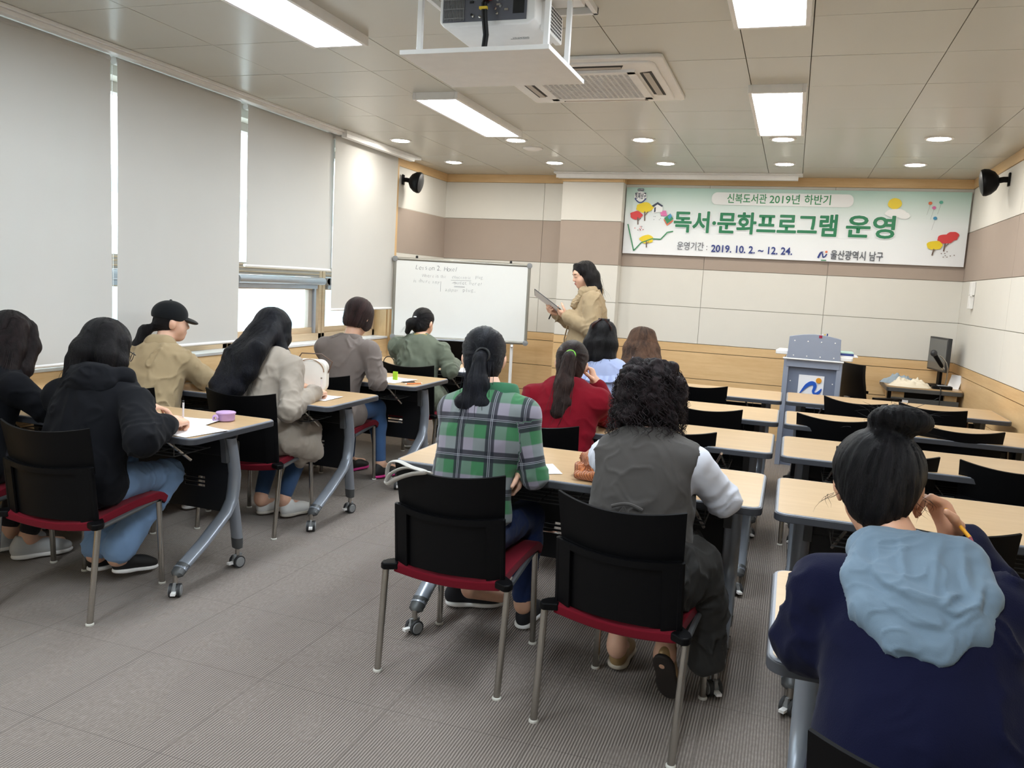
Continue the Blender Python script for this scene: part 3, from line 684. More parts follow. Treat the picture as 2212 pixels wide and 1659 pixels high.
def corner_desk():
    t = thing('computer_desk', 'small grey-edged desk with maple top in the front right corner', 'desk', (1.16, 8.2, 0))
    b = MB(); b.prism(rrect(-.30, .30, -.32, .32, .03), .69, .72, 'table', 'xy'); b.obj('top', t)
    b = MB(); b.prism(rrect(-.307, .307, -.328, .327, .035), .676, .712, 'darkmetal', 'xy'); b.obj('edge_band', t, .004)
    for x in (-.2, .22):
        b = MB(); b.box(x-.05, x+.05, -.25, -.2, .0, .68, 'woody'); b.obj('leg', t, .003); b = MB(); b.box(x-.05, x+.05, .2, .25, .0, .68, 'woody'); b.obj('leg', t, .003)
    b = MB(); b.box(-.26, .28, -.30, -.28, .47, .625, 'darkmetal'); o = b.obj('front_drawer', t, .003)
    k = MB(); k.box(-.24, -.12, -.303, -.299, .57, .605, 'paper'); k.obj('label_plate', o)
    b = MB(); b.box(-.26, .28, .0, .02, .3, .66, 'blackmetal'); b.obj('back_panel', t)
    # screen faces the chair on its left
    t = thing('monitor', 'grey flat monitor turned sideways on the corner desk', 'monitor', (1.30, 8.28, .72), math.radians(12))
    b = MB(); b.box(-.018, .018, -.22, .20, .14, .445, 'darkgrey'); b.obj('bezel', t, .004)
    b = MB(); b.box(-.0195, -.0175, -.205, .185, .155, .43, mat_plain('dark_screen', rgb(96, 98, 98), .25, 0, .02)); b.obj('screen', t)
    b = MB(); b.box(.018, .055, -.13, .11, .18, .38, 'blackpl'); b.obj('rear_housing', t, .012)
    b = MB(); b.box(.01, .035, -.04, .02, .01, .2, 'blackpl'); b.prism(rrect(-.09, .09, -.11, .09, .03), 0, .014, 'blackpl', 'xy'); b.obj('stand', t, .003)
    t = thing('gooseneck_microphone', 'black microphone on a chrome gooseneck with black base', 'microphone', (1.31, 8.0, .72))
    b = MB(); b.prism(rrect(-.08, .08, -.05, .05, .02), 0, .028, 'blackpl', 'xy'); b.box(-.04, .05, -.03, .03, .028, .034, 'alu'); b.obj('base', t, .005)
    b = MB(); b.tube([(.025, 0, .03), (.03, 0, .1), (.03, 0, .18), (.012, 0, .235), (-.02, 0, .275), (-.045, 0, .293)], .006, 'chrome', 10); b.obj('gooseneck', t)
    b = MB(); d = Vector((-.42, 0, .62)).normalized(); p = Vector((-.005, -.012, .175)); b.tube([p, p+d*.03, p+d*.035, p+d*.14], [.011, .012, .016, .019], 'blackpl', 14); b.tube([p+d*.0, p+d*.02], .0135, 'chrome', 12); b.obj('handle', t)
    q = p+d*.165; b = MB(); b.lathe([(.002, -.03), (.02, -.024), (.029, -.004), (.028, .012), (.018, .026), (.002, .032)], 'darkgrey', 18, tuple(q), d.to_track_quat('Z', 'Y').to_matrix().to_4x4()); b.obj('head', t)
    c = MB(); c.tube([(1.285, 7.95, .735), (1.284, 7.872, .728), (1.282, 7.858, .68), (1.28, 7.86, .2), (1.30, 7.9, .004), (1.36, 8.1, .006)], .0045, 'black', 7)
    tag(c.obj('cable'), 'black cable dropping over the front of the corner desk', 'cable')
    b = MB(); b.box(-.06, .06, -.001, .001, 0, .13, 'paper', Matrix.Rotation(-.35, 4, 'X')); b.box(-.06, .06, 0, .05, 0, .003, 'paper'); o = b.obj('card_holder'); o.location = (1.415, 8.12, .72); o.rotation_euler = (0, 0, math.radians(-50)); tag(o, 'white card in a tilted holder at the desk corner by the wall', 'card')
    # cloth bag and folded clothes
    def crumple(name, lab, cat, loc, rx, ry, hz, m, seed, sq=2.4):
        g = MB(); r = random.Random(seed); of = Vector((r.uniform(0, 50), r.uniform(0, 50), 3))
        def fn(u, v):
            a = 2*PI*u; rr = v; cx = math.copysign(abs(math.cos(a))**(2/sq), math.cos(a)); cy = math.copysign(abs(math.sin(a))**(2/sq), math.sin(a))
            p = Vector((rx*rr*cx, ry*rr*cy, 0)); wv = 1+.25*noise.noise(of+Vector((cx*1.5, cy*1.5, 0)))
            n = noise.noise(of+p*14)*.5+abs(noise.noise(of+p*26))*.6
            return (p.x*wv, p.y*wv, max(.002, hz*(1-rr**3)*(.55+n)))
        g.grid(fn, 48, 14, m); o = g.obj(name); o.location = loc; return tag(o, lab, cat)
    crumple('cloth_bag', 'cream cloth bag lying crumpled on the corner desk', 'bag', (1.05, 7.99, .72), .17, .11, .095, mat_cloth('cream_canvas', rgb(234, 224, 204), 500), 4)
    crumple('folded_jacket', 'folded light blue and navy garment behind the cream bag', 'garment', (1.0, 8.24, .72), .17, .11, .085, mat_cloth('pale_blue_cloth', rgb(150, 164, 176), 500), 9)
    b = MB(); b.tube([(-.03, 0, .0), (-.03, 0, .09), (-.015, 0, .135), (.01, 0, .145), (.03, 0, .11), (.032, 0, .0)], .007, 'white', 8); b.box(-.05, .09, .01, .09, -.27, .04, 'greypl'); o = b.obj('bag_with_handle'); o.location = (1.34, 7.79, .29); tag(o, 'grey bag with a white loop handle on the floor by the desk', 'bag'); o.location.z = .27
    # office chair beside the desk, seen from its side
    t = thing('office_chair', 'black swivel office chair beside the corner desk', 'chair', (.73, 7.95, 0), math.radians(-62))
    b = MB(); b.grid(lambda u, v: (.21*(2*u-1)*(1-.12*abs(2*v-1)), -.18-.05*math.sin(v*2.2)+.03*(2*u-1)**2-.02*v, .50+.40*v), 10, 14, 'blackpl', .035); b.obj('backrest', t, .006)
    b = MB(); b.prism(rrect(-.21, .21, -.18, .21, .08), .42, .475, 'blackpl', 'xy'); b.obj('seat', t, .015)
    for s in (-1, 1): b = MB(); b.tube([(s*.2, -.05, .42), (s*.25, -.05, .45), (s*.25, -.03, .6)], .014, 'blackpl', 8); b.box(s*.25-.03, s*.25+.03, -.12, .13, .6, .625, 'blackpl'); b.obj('armrest', t, .006)
    b = MB(); b.tube([(0, 0, .1), (0, 0, .42)], .025, 'greypl', 12)
    b.obj('gas_post', t); b = MB()
    b.box(-.03, .03, -.235, -.21, .42, .60, 'greypl'); b.obj('back_bracket', t)
    for k in range(5):
        a = 2*PI*k/5; q = MB(); q.tube([(0, 0, .11), (.26*math.cos(a), .26*math.sin(a), .075)], [.026, .015], 'blackpl', 10); o = q.obj('foot', t); q = MB(); q.lathe([(.004, -.015), (.028, -.012), (.028, .012), (.004, .015)], 'darkgrey', 14, (.26*math.cos(a), .26*math.sin(a), .028), Matrix.Rotation(PI/2, 4, 'Y')); q.tube([(.26*math.cos(a), .26*math.sin(a), .04), (.26*math.cos(a), .26*math.sin(a), .08)], .008, 'greypl', 8); q.obj('caster', o)
    b = MB(); b.prism([(-.10+.2*math.cos(a)*.5+.1, .0+.11*math.sin(a)) for a in (2*PI*k/18 for k in range(18))], .0, .03, 'woody', 'xy'); b.tube([(0, 0, -.5), (0, 0, 0)], .03, 'woody', 10); o = b.obj('side_stool'); o.location = (.90, 7.55, .52); o.location.z = .52
    tag(o, 'small round wooden stool top between the office chair and desk', 'stool')
    t = thing('equipment_cabinet', 'black cabinet behind the whiteboard beside the front wall', 'cabinet', (-3.40, 8.28, 0))
    b = MB(); b.box(-.24, .24, -.2, .2, .04, .92, 'blackmetal'); b.obj('body', t, .006); b = MB(); b.box(-.22, .22, -.212, -.2, .07, .89, 'blackpl'); o = b.obj('door', t, .003); b = MB(); b.box(.17, .185, -.225, -.212, .45, .6, 'chrome'); b.obj('handle', o); b = MB(); b.box(-.22, .22, -.18, .18, 0, .04, 'black'); b.obj('plinth', t)
corner_desk()
# ---------------------------------------------------------------- folding tables and stacking chairs
TL, TD = 1.42, .60
def caster(x, y, rz, parent):
    m = Matrix.Translation((x, y, 0)) @ Matrix.Rotation(rz, 4, 'Z'); b = MB()
    for s in (-1, 1):
        b.lathe([(.003, -.010), (.022, -.010), (.024, -.007), (.024, .007), (.022, .010), (.003, .010)], 'greypl', 20, mat4=m @ Matrix.Translation((s*.017, 0, .030)) @ Matrix.Rotation(PI/2, 4, 'Y'))
        b.lathe([(.0245, -.006), (.030, -.006), (.030, .006), (.0245, .006)], 'darkgrey', 20, mat4=m @ Matrix.Translation((s*.017, 0, .030)) @ Matrix.Rotation(PI/2, 4, 'Y'))
    b.box(-.006, .006, -.022, .022, .014, .066, 'greypl', m); b.box(-.010, .010, -.052, -.022, .022, .032, 'white', m)
    b.tube([m @ Vector((0, 0, .055)), m @ Vector((0, 0, .10))], .011, 'chrome', 10)
    return b.obj('caster', parent)
def make_table(label):
    t = thing('folding_table', label, 'table', (0, 0, 0), 0, 'folding tables in rows')
    h = TL/2; d = TD/2
    b = MB(); b.prism(rrect(-h+.012, h-.012, -d+.012, d-.012, .03), .696, .7205, 'table', 'xy'); top = b.obj('tabletop', t)
    b = MB(); b.prism(rrect(-h, h, -d, d, .042), .690, .716, 'edge', 'xy'); b.prism(rrect(-h+.004, h-.004, -d+.004, d-.004, .038), .712, .7198, 'edgelite', 'xy'); b.obj('edge_band', top, .003)
    for s in (-1, 1):
        x = s*(h-.11); b = MB()
        up = [(x, .085, .655), (x, .11, .56), (x, .125, .47), (x, .118, .40), (x, .105, .345)]
        b.tube(up + [(x, .06, .29), (x, -.10, .19), (x, -.245, .115)], .034, 'greymetal', 14, sq=(.6, 1))
        b.tube([(x, .11, .36), (x, .13, .26), (x, .15, .135)], .031, 'greymetal', 12, sq=(.6, 1))
        b.tube([(x, -.22, .13), (x, -.262, .10), (x, -.27, .092)], [.035, .032, .018], 'darkmetal', 12, sq=(.64, 1)); b.tube([(x, .148, .15), (x, .152, .10), (x, .152, .092)], [.032, .029, .014], 'darkmetal', 12, sq=(.64, 1))
        leg = b.obj('leg', t)
        caster(x, -.272, s*.5, leg); caster(x, .152, -s*.3, leg)
        b = MB(); b.prism([(.03, .69), (.17, .69), (.14, .62), (.135, .53), (.07, .53), (.06, .63)], x-s*.02-.016, x-s*.02+.016, 'darkmetal', 'yz'); b.prism([(-.1, .69), (.12, .69), (.09, .655), (-.06, .672)], x-.02, x+.02, 'darkmetal', 'yz'); b.obj('hinge_bracket', leg, .003)
        b = MB(); b.tube([(x-s*.14, -.2, .685), (x-s*.10, -.06, .56)], .007, 'chrome', 8); b.obj('stay', t)
    b = MB(); b.box(-h+.10, h-.10, .10, .15, .55, .63, 'blackmetal'); b.obj('crossbar', t, .01)
    b = MB(); z0, z1 = .27, .555; y = .135
    xs = [-h+.13]; holes = []
    for c in (-.36, -.17, .17, .36): holes += [(c-.06, c+.06)]
    for i in range(3):
        pass
    # perforated sheet: solid strips above and below, slotted strip between
    s0, s1 = .37, .44; b.box(-h+.13, h-.13, y, y+.004, z0, s0, 'blackmetal'); b.box(-h+.13, h-.13, y, y+.004, s1, z1, 'blackmetal')
    e = [-h+.13] + [q for p in holes for q in p] + [h-.13]
    for a, c in zip(e[::2], e[1::2]): b.box(a, c, y, y+.004, s0, s1, 'blackmetal')
    for a, c in holes:
        for k in range(4): b.box(a, c, y, y+.004, s0+.0205*k-.004+.004, s0+.0205*k+.0095, 'blackmetal')
    b.obj('modesty_panel', t)
    b = MB(); b.tube([(-h+.2, -.18, .69), (-h+.2, -.18, .60), (h-.2, -.18, .60), (h-.2, -.18, .69)], .003, 'darkmetal', 6)
    for k in range(5): b.tube([(-h+.2, -.18+.055*k, .60), (h-.2, -.18+.055*k, .60)], .003, 'darkmetal', 6)
    for k in range(9): x = -h+.2+(2*h-.4)*k/8; b.tube([(x, -.18, .60), (x, .06, .60)], .003, 'darkmetal', 6)
    b.obj('wire_shelf', t)
    return t
TABLES = [  # x of the middle, y of the near edge, turn, label
    (-3.045, 2.765, 0, 'folding table with the lilac cup, in the row by the windows'),
    (-3.045, 3.835, 0, 'folding table where the woman in the beige coat writes'),
    (-3.045, 4.90, 0, 'folding table with two pens, under the short blind'),
    (-3.045, 5.96, 0, 'folding table before the whiteboard, used by the woman in olive'),
    (-.745, 2.885, 0, 'folding table with the orange knit, used by plaid shirt and vest'),
    (-.735, 3.955, 0, 'folding table in front of the woman in the red sweater'),
    (-.725, 4.97, 0, 'folding table in front of the woman in the pale blue blouse'),
    (-.72, 6.03, 0, 'folding table in the middle block nearest the front wall'),
    (.725, 1.665, 0, 'folding table where the woman in the navy cardigan leans'),
    (.715, 2.86, 0, 'empty folding table just ahead of the navy cardigan'),
    (.72, 3.925, 0, 'empty folding table, third from the lectern on the right'),
    (.725, 4.95, 0, 'empty folding table, second from the lectern on the right'),
    (.725, 6.06, 0, 'empty folding table right behind the lectern'),
]
first = None
for x, y, a, lab in TABLES:
    loc = (x, y+TD/2, 0)
    if first is None: first = make_table(lab); first.location = loc
    else: dup(first, loc, a, lab)

def make_chair(label):
    t = thing('stacking_chair', label, 'chair', (0, 0, 0), 0, 'black and crimson stacking chairs')
    b = MB()
    def seat(u, v):
        x = (2*u-1)*(.205+.015*v); y = -.20+.47*v
        z = .408 + .028*v - (.012+.012*(1-v)**3)*math.cos((2*u-1)*1.5)*(1-v*.6) - max(0, v-.86)**2*1.6 + .012*math.sin(v*3)
        return (x, y, z)
    b.grid(seat, 14, 18, 'red', .036); b.obj('seat_cushion', t, .006)
    b = MB(); b.grid(lambda u, v: (lambda p: (p[0]*.97, p[1]-.003, p[2]-.035))(seat(u, .12+v*.85)), 10, 12, 'blackpl', .01); b.obj('seat_pan', t)
    def back(hw0, hw1, z0, z1, y0, y1, dip, curve):
        def fn(u, v):
            q = 2*u-1; hw = hw0+(hw1-hw0)*v
            return (q*hw, y0+(y1-y0)*v + curve*q*q, z0+(z1-z0)*v - dip*v*(1-q*q))
        return fn
    b = MB(); b.grid(back(.208, .205, .402, .632, -.205, -.232, .012, .045), 16, 8, 'blackpl', .010)
    for s in (-1, 1): b.tube([(s*.205, -.165, .39), (s*.203, -.190, .63)], .013, 'blackpl', 8)
    fb = back(.208, .205, .402, .632, -.205, -.232, .012, .045)
    for u0, u1, v0, v1 in ((0, .13, 0, 1), (.87, 1, 0, 1), (0, 1, .90, 1)): b.grid(lambda u, v: (lambda p: (p[0], p[1]-.006, p[2]))(fb(u0+(u1-u0)*u, v0+(v1-v0)*v)), 12, 8, 'blackpl', -.008)
    b.obj('lower_back', t)
    b = MB(); b.grid(back(.205, .214, .60, .790, -.222, -.262, .022, .055), 18, 8, 'blackpl', .008); b.obj('upper_back', t)
    for s in (-1, 1):
        b = MB(); b.prism([(s*.19, -.20), (s*.235, -.225), (s*.252, -.215), (s*.256, -.19), (s*.245, -.165), (s*.20, -.12)], .382, .408, 'blackpl', 'xy'); b.obj('bracket', t, .006)
        q = MB(); q.tube([(s*.240, -.195, .39), (s*.236, -.240, .006)], .0125, 'chrome', 12); o = q.obj('leg', t); g = MB(); g.lathe([(.0135, 0), (.0165, .001), (.0165, .007), (.013, .010)], 'glide', 14, (s*.236, -.240, 0)); g.obj('glide', o)
        q = MB(); q.tube([(s*.200, .225, .40), (s*.208, .238, .006)], .0125, 'chrome', 12); o = q.obj('leg', t); g = MB(); g.lathe([(.0135, 0), (.0165, .001), (.0165, .007), (.013, .010)], 'glide', 14, (s*.208, .238, 0)); g.obj('glide', o)
        q = MB(); q.tube([(s*.236, -.17, .385), (s*.20, .235, .40)], .010, 'darkmetal', 8); q.obj('side_rail', t)
    return t
CHAIRS = [  # x, y of the middle, turn in degrees, label
    (-2.79, 2.635, 5, 'black and crimson chair under the woman in the black hoodie'),
    (-3.42, 2.62, 4, 'black and crimson chair under the woman at the left edge'),
    (-2.79, 3.86, 5, 'black and crimson chair under the woman in the beige coat'),
    (-3.38, 3.66, 0, 'black and crimson chair under the woman in the black cap'),
    (-2.90, 4.83, 4, 'black and crimson chair under the woman in the grey brown jacket'),
    (-3.46, 4.95, 2, 'empty black chair by the windows, corner showing beside long black hair'),
    (-2.75, 5.83, 3, 'black chair under the woman in the olive jacket'),
    (-1.085, 2.80, -1, 'black and crimson chair with a strap on its back, plaid shirt'),
    (-.42, 2.67, -9, 'black and crimson chair in the foreground under the woman in the vest'),
    (-1.10, 3.93, -4, 'black chair under the woman in the red sweater'),
    (-.50, 4.17, 0, 'empty black chair showing beyond the vest and white sleeve'),
    (-1.02, 5.0, 0, 'black chair under the woman in the pale blue blouse'),
    (-.43, 5.06, 0, 'empty black chair one row ahead of the curly hair'),
    (-.95, 6.0, 0, 'chair under the woman with long brown hair'),
    (-.60, 6.22, 0, 'empty black chair at the middle table nearest the front wall'),
    (.31, 1.47, -4, 'black chair under the woman in the navy cardigan'),
    (.50, 2.94, -2, 'empty black chair just ahead of the navy cardigan'),
    (.46, 4.15, 0, 'empty black chair hidden partly by the hair bun'),
    (.99, 4.12, -8, 'empty black chair at the right picture edge, third row from the lectern'),
    (.30, 5.17, -2, 'empty black chair left of the bun, second row from the lectern'),
    (.95, 5.2, -4, 'empty black chair right of the bun, second row from the lectern'),
    (.54, 6.1, -24, 'empty black chair turned aside, in the row behind the lectern'),
    (1.02, 6.12, -26, 'empty black chair turned aside, in the row before the corner desk'),
]
first = None
for x, y, a, lab in CHAIRS:
    if first is None: first = make_chair(lab); first.location = (x, y, 0); first.rotation_euler.z = math.radians(a)
    else: dup(first, (x, y, 0), math.radians(a), lab)
# ---------------------------------------------------------------- bodies: blended limbs turned into one continuous surface
F32 = np.float32
def A3(p): return np.array(p, dtype=F32)
def unit(v): v = A3(v); return v/(np.linalg.norm(v)+1e-9)
def _hash(i, j, k, seed):
    h = (i.astype(np.uint32)*np.uint32(374761393) + j.astype(np.uint32)*np.uint32(668265263) + k.astype(np.uint32)*np.uint32(2147483647) + np.uint32(seed*144269+7))
    h = (h ^ (h >> np.uint32(13)))*np.uint32(1274126177); h = h ^ (h >> np.uint32(16)); return (h & np.uint32(0xffff)).astype(F32)/F32(32767.5)-1
def vnoise(P, seed=0):
    I = np.floor(P).astype(np.int64); f = (P-I).astype(F32); u = f*f*(3-2*f); r = 0
    for a in (0, 1):
        for b in (0, 1):
            for c in (0, 1):
                w = (u[:, 0] if a else 1-u[:, 0])*(u[:, 1] if b else 1-u[:, 1])*(u[:, 2] if c else 1-u[:, 2])
                r = r + w*_hash(I[:, 0]+a, I[:, 1]+b, I[:, 2]+c, seed)
    return r
def fbm(P, seed=0, n=3): return sum(vnoise(P*2.03**k, seed+k)*.5**k for k in range(n))
class Cap:
    def __init__(s, a, b, ra, rb, k=.02, g=0, sub=False): s.a, s.b, s.ra, s.rb, s.k, s.g, s.sub = A3(a), A3(b), ra, rb, k, g, sub
    def bounds(s): r = max(s.ra, s.rb); return np.minimum(s.a, s.b)-r, np.maximum(s.a, s.b)+r
    def d(s, P):
        ba = s.b-s.a; L = float(ba@ba)+1e-9; q = P-s.a; t = np.clip((q@ba)/L, 0, 1)
        return np.sqrt(((q-t[..., None]*ba)**2).sum(-1)) - (s.ra+(s.rb-s.ra)*t)
class Ell:
    def __init__(s, c, r, R=None, k=.02, g=0, sub=False): s.c, s.r, s.k, s.g, s.sub = A3(c), A3(r), k, g, sub; s.R = np.eye(3, dtype=F32) if R is None else np.array(R, dtype=F32)
    def bounds(s):
        if s.sub == 'cut': return None
        m = np.sqrt(((s.R*s.r)**2).sum(1)); return s.c-m, s.c+m
    def d(s, P):
        q = (P-s.c)@s.R; k0 = np.sqrt(((q/s.r)**2).sum(-1)); k1 = np.sqrt(((q/(s.r*s.r))**2).sum(-1))+1e-9
        return k0*(k0-1)/k1
class Box:
    def __init__(s, c, h, R=None, rad=.01, k=.01, g=0, sub=False): s.c, s.h, s.rad, s.k, s.g, s.sub = A3(c), A3(h), rad, k, g, sub; s.R = np.eye(3, dtype=F32) if R is None else np.array(R, dtype=F32)
    def bounds(s): m = np.abs(s.R)@s.h+s.rad; return s.c-m, s.c+m
    def d(s, P):
        q = np.abs((P-s.c)@s.R)-(s.h-s.rad)
        return np.sqrt((np.maximum(q, 0)**2).sum(-1)) + np.minimum(q.max(-1), 0) - s.rad
class Half:
    """keeps only the side the normal points away from"""
    def __init__(s, p, n): s.p, s.n, s.k, s.g, s.sub = A3(p), unit(n), .004, 0, 'cut'
    def bounds(s): return None
    def d(s, P): return (P-s.p)@s.n
def frame(ex, up):
    """orthonormal columns: x along ex, z near up"""
    x = unit(ex); z = A3(up); z = unit(z-x*(z@x)); y = np.cross(z, x); return np.stack([x, y, z], 1).astype(F32)
def sculpt(prims, h=.007, smooth=1):
    lo = np.min([p.bounds()[0] for p in prims if not p.sub], 0)-3*h; hi = np.max([p.bounds()[1] for p in prims if not p.sub], 0)+3*h
    n = np.ceil((hi-lo)/h).astype(int)+1; D = np.full(n, .2, F32); ax = [lo[i]+h*np.arange(n[i]) for i in range(3)]
    for p in prims:
        b = p.bounds(); s = [slice(0, n[i]) for i in range(3)]
        if b is not None:
            m = p.k+3*h; s = [slice(max(0, int((b[0][i]-m-lo[i])/h)), min(n[i], int((b[1][i]+m-lo[i])/h)+2)) for i in range(3)]
            if any(q.stop <= q.start for q in s): continue
        P = np.stack(np.meshgrid(*[ax[i][s[i]] for i in range(3)], indexing='ij'), -1).astype(F32)
        d = p.d(P).astype(F32); s = tuple(s); o = D[s]
        if p.sub:
            e = d if p.sub == 'cut' else -d; w = np.maximum(p.k-np.abs(o-e), 0)/p.k; D[s] = np.maximum(o, e)+w*w*p.k*.25
        else:
            w = np.maximum(p.k-np.abs(o-d), 0)/p.k; D[s] = np.minimum(o, d)-w*w*p.k*.25
    S = D < 0; cs = [S[a:n[0]-1+a, b:n[1]-1+b, c:n[2]-1+c] for a in (0, 1) for b in (0, 1) for c in (0, 1)]
    tot = sum(c.astype(np.int8) for c in cs); I = np.argwhere((tot > 0) & (tot < 8)); acc = np.zeros((len(I), 3), F32); cnt = np.zeros(len(I), F32)
    cor = [(a, b, c) for a in (0, 1) for b in (0, 1) for c in (0, 1)]; vals = [D[I[:, 0]+a, I[:, 1]+b, I[:, 2]+c] for a, b, c in cor]
    for i in range(8):
        for j in range(i+1, 8):
            df = [abs(cor[i][q]-cor[j][q]) for q in range(3)]
            if sum(df) != 1: continue
            a, b = vals[i], vals[j]; x = (a < 0) != (b < 0); t = np.where(x, a/np.where(x, a-b, 1), 0)
            pt = A3(cor[i])[None]+t[:, None]*(A3(cor[j])-A3(cor[i]))[None]; acc += np.where(x[:, None], pt, 0); cnt += x
    V = (I+acc/cnt[:, None])*h+lo; G = np.full([q-1 for q in n], -1, np.int32); G[I[:, 0], I[:, 1], I[:, 2]] = np.arange(len(I)); fs = []
    for axs in range(3):
        o1, o2 = [(1, 2), (2, 0), (0, 1)][axs]; e = [slice(None)]*3; e2 = [slice(None)]*3
        e[axs] = slice(0, n[axs]-1); e2[axs] = slice(1, n[axs]); a, b = S[tuple(e)], S[tuple(e2)]; E = np.argwhere(a != b)
        E = E[(E[:, o1] > 0) & (E[:, o2] > 0) & (E[:, o1] < n[o1]-1) & (E[:, o2] < n[o2]-1)]; q = []
        for d1, d2 in ((1, 1), (0, 1), (0, 0), (1, 0)):
            c = E.copy(); c[:, o1] -= d1; c[:, o2] -= d2; q.append(G[c[:, 0], c[:, 1], c[:, 2]])
        q = np.stack(q, 1); ins = a[E[:, 0], E[:, 1], E[:, 2]]; q[~ins] = q[~ins][:, ::-1]; fs.append(q)
    Fc = np.concatenate(fs); Fc = Fc[(Fc >= 0).all(1)]
    for _ in range(smooth):
        nb = np.zeros_like(V); c = np.zeros(len(V), F32)
        for i in range(4):
            j = (i+1) % 4; np.add.at(nb, Fc[:, i], V[Fc[:, j]]); np.add.at(nb, Fc[:, j], V[Fc[:, i]]); np.add.at(c, Fc[:, i], 1); np.add.at(c, Fc[:, j], 1)
        V = V*.5+nb/np.maximum(c, 1)[:, None]*.5
    return V.astype(F32), Fc
def normals(V, Fc):
    fn = np.cross(V[Fc[:, 2]]-V[Fc[:, 0]], V[Fc[:, 3]]-V[Fc[:, 1]]); N = np.zeros_like(V)
    for i in range(4): np.add.at(N, Fc[:, i], fn)
    return N/(np.linalg.norm(N, axis=1, keepdims=True)+1e-9)
def nearest_group(V, prims):
    best = np.full(len(V), 9., F32); g = np.zeros(len(V), int)
    for p in prims:
        if p.sub: continue
        d = p.d(V); m = d < best; best[m] = d[m]; g[m] = p.g
    return g
def to_obj(name, V, Fc, mat, parent, attrs=None, extra=None, org=None):
    """mesh from arrays; extra = (verts, faces) of further quads; attrs = {name: (n,3) array}"""
    if extra is not None and len(extra[0]):
        k = len(V); V = np.concatenate([V, np.asarray(extra[0], F32)]); Fc = np.concatenate([Fc, np.asarray(extra[1], Fc.dtype)+k])
        if attrs: attrs = {q: np.concatenate([v, extra[2] if len(extra) > 2 else np.zeros((len(V)-k, 3), F32)]) for q, v in attrs.items()}
    o0 = A3(org if org is not None else (0, 0, 0)); V = V-o0
    me = bpy.data.meshes.new(name); me.vertices.add(len(V)); me.vertices.foreach_set('co', V.ravel().astype(F32))
    me.loops.add(Fc.size); me.loops.foreach_set('vertex_index', Fc.ravel().astype(np.int32)); me.polygons.add(len(Fc))
    me.polygons.foreach_set('loop_start', np.arange(0, Fc.size, 4, dtype=np.int32))
    for k, v in (attrs or {}).items():
        a = me.attributes.new(k, 'FLOAT_VECTOR', 'POINT'); a.data.foreach_set('vector', v.ravel().astype(F32))
    me.materials.append(M[mat] if isinstance(mat, str) else mat); me.update(calc_edges=True); me.validate()
    me.polygons.foreach_set('use_smooth', [True]*len(me.polygons)); me.update()
    o = bpy.data.objects.new(name, me); C.objects.link(o)
    if parent: o.parent = parent
    return o
def strands(lines, r, n=4):
    """thin tapering tubes as quads"""
    vs = []; fs = []; sd = []
    for li, pts in enumerate(lines):
        pts = [Vector(p) for p in pts]; k0 = len(vs); m = len(pts)
        for i, p in enumerate(pts):
            t = (pts[min(i+1, m-1)]-pts[max(i-1, 0)]).normalized(); u = t.orthogonal().normalized(); w = t.cross(u); rr = r*(1-.85*(i/(m-1))**2)
            for k in range(n): a = 2*PI*k/n; vs.append(p+u*rr*math.cos(a)+w*rr*math.sin(a)); sd.append((math.sin(li*12.9898)*43.7 % 1, 0, 0))
        for i in range(m-1):
            for k in range(n): fs.append((k0+i*n+k, k0+i*n+(k+1) % n, k0+(i+1)*n+(k+1) % n, k0+(i+1)*n+k))
    return np.array([tuple(v) for v in vs], F32).reshape(-1, 3), np.array(fs, int).reshape(-1, 4), np.array(sd, F32).reshape(-1, 3)

# ---- materials of people
def mat_skin(name, c):
    t = Nt(name); n = t.noise(t.obj(), 30., 3.); t.color(t.mix(n, shade(c, .93), shade(c, 1.05))).set(Roughness=.5, Subsurface_Weight=.12, Subsurface_Radius=(.01, .004, .002)); return t.m
def mat_hair(name, dark, light, rough=.30):
    t = Nt(name); at = t.node('Attribute', attribute_name='strand'); s = t.node('SeparateXYZ', i_Vector=at.outputs['Vector']).outputs[0]
    fl = t.node('Attribute', attribute_name='flow').outputs['Vector']; fine = t.noise(fl, 5.5, 3., .6); f2 = t.noise(fl, 17., 2., .6)
    v = t.math('ADD', t.math('MULTIPLY', s, .35), t.math('ADD', t.math('MULTIPLY', fine, .45), t.math('MULTIPLY', f2, .25)))
    t.color(t.ramp(v, [(.35, dark), (.78, light)])).set(Roughness=t.math('MULTIPLY_ADD', fine, .25, rough), Specular_IOR_Level=.21)
    t.bump(t.math('ADD', fine, t.math('MULTIPLY', f2, .6)), .8, .006); return t.m
def mat_knit(name, c, fr=900.):
    t = Nt(name); a = t.noise(t.mapped((fr*.5, fr*.5, fr*.2)), 1., 2.); b = t.noise(t.obj(), 8., 3.)
    t.color(t.mix(t.math('ADD', t.math('MULTIPLY', a, .5), t.math('MULTIPLY', b, .5)), shade(c, .84), shade(c, 1.14))).set(Roughness=.95, Sheen_Weight=.05, Specular_IOR_Level=.12); t.bump(a, .35, .002); return t.m
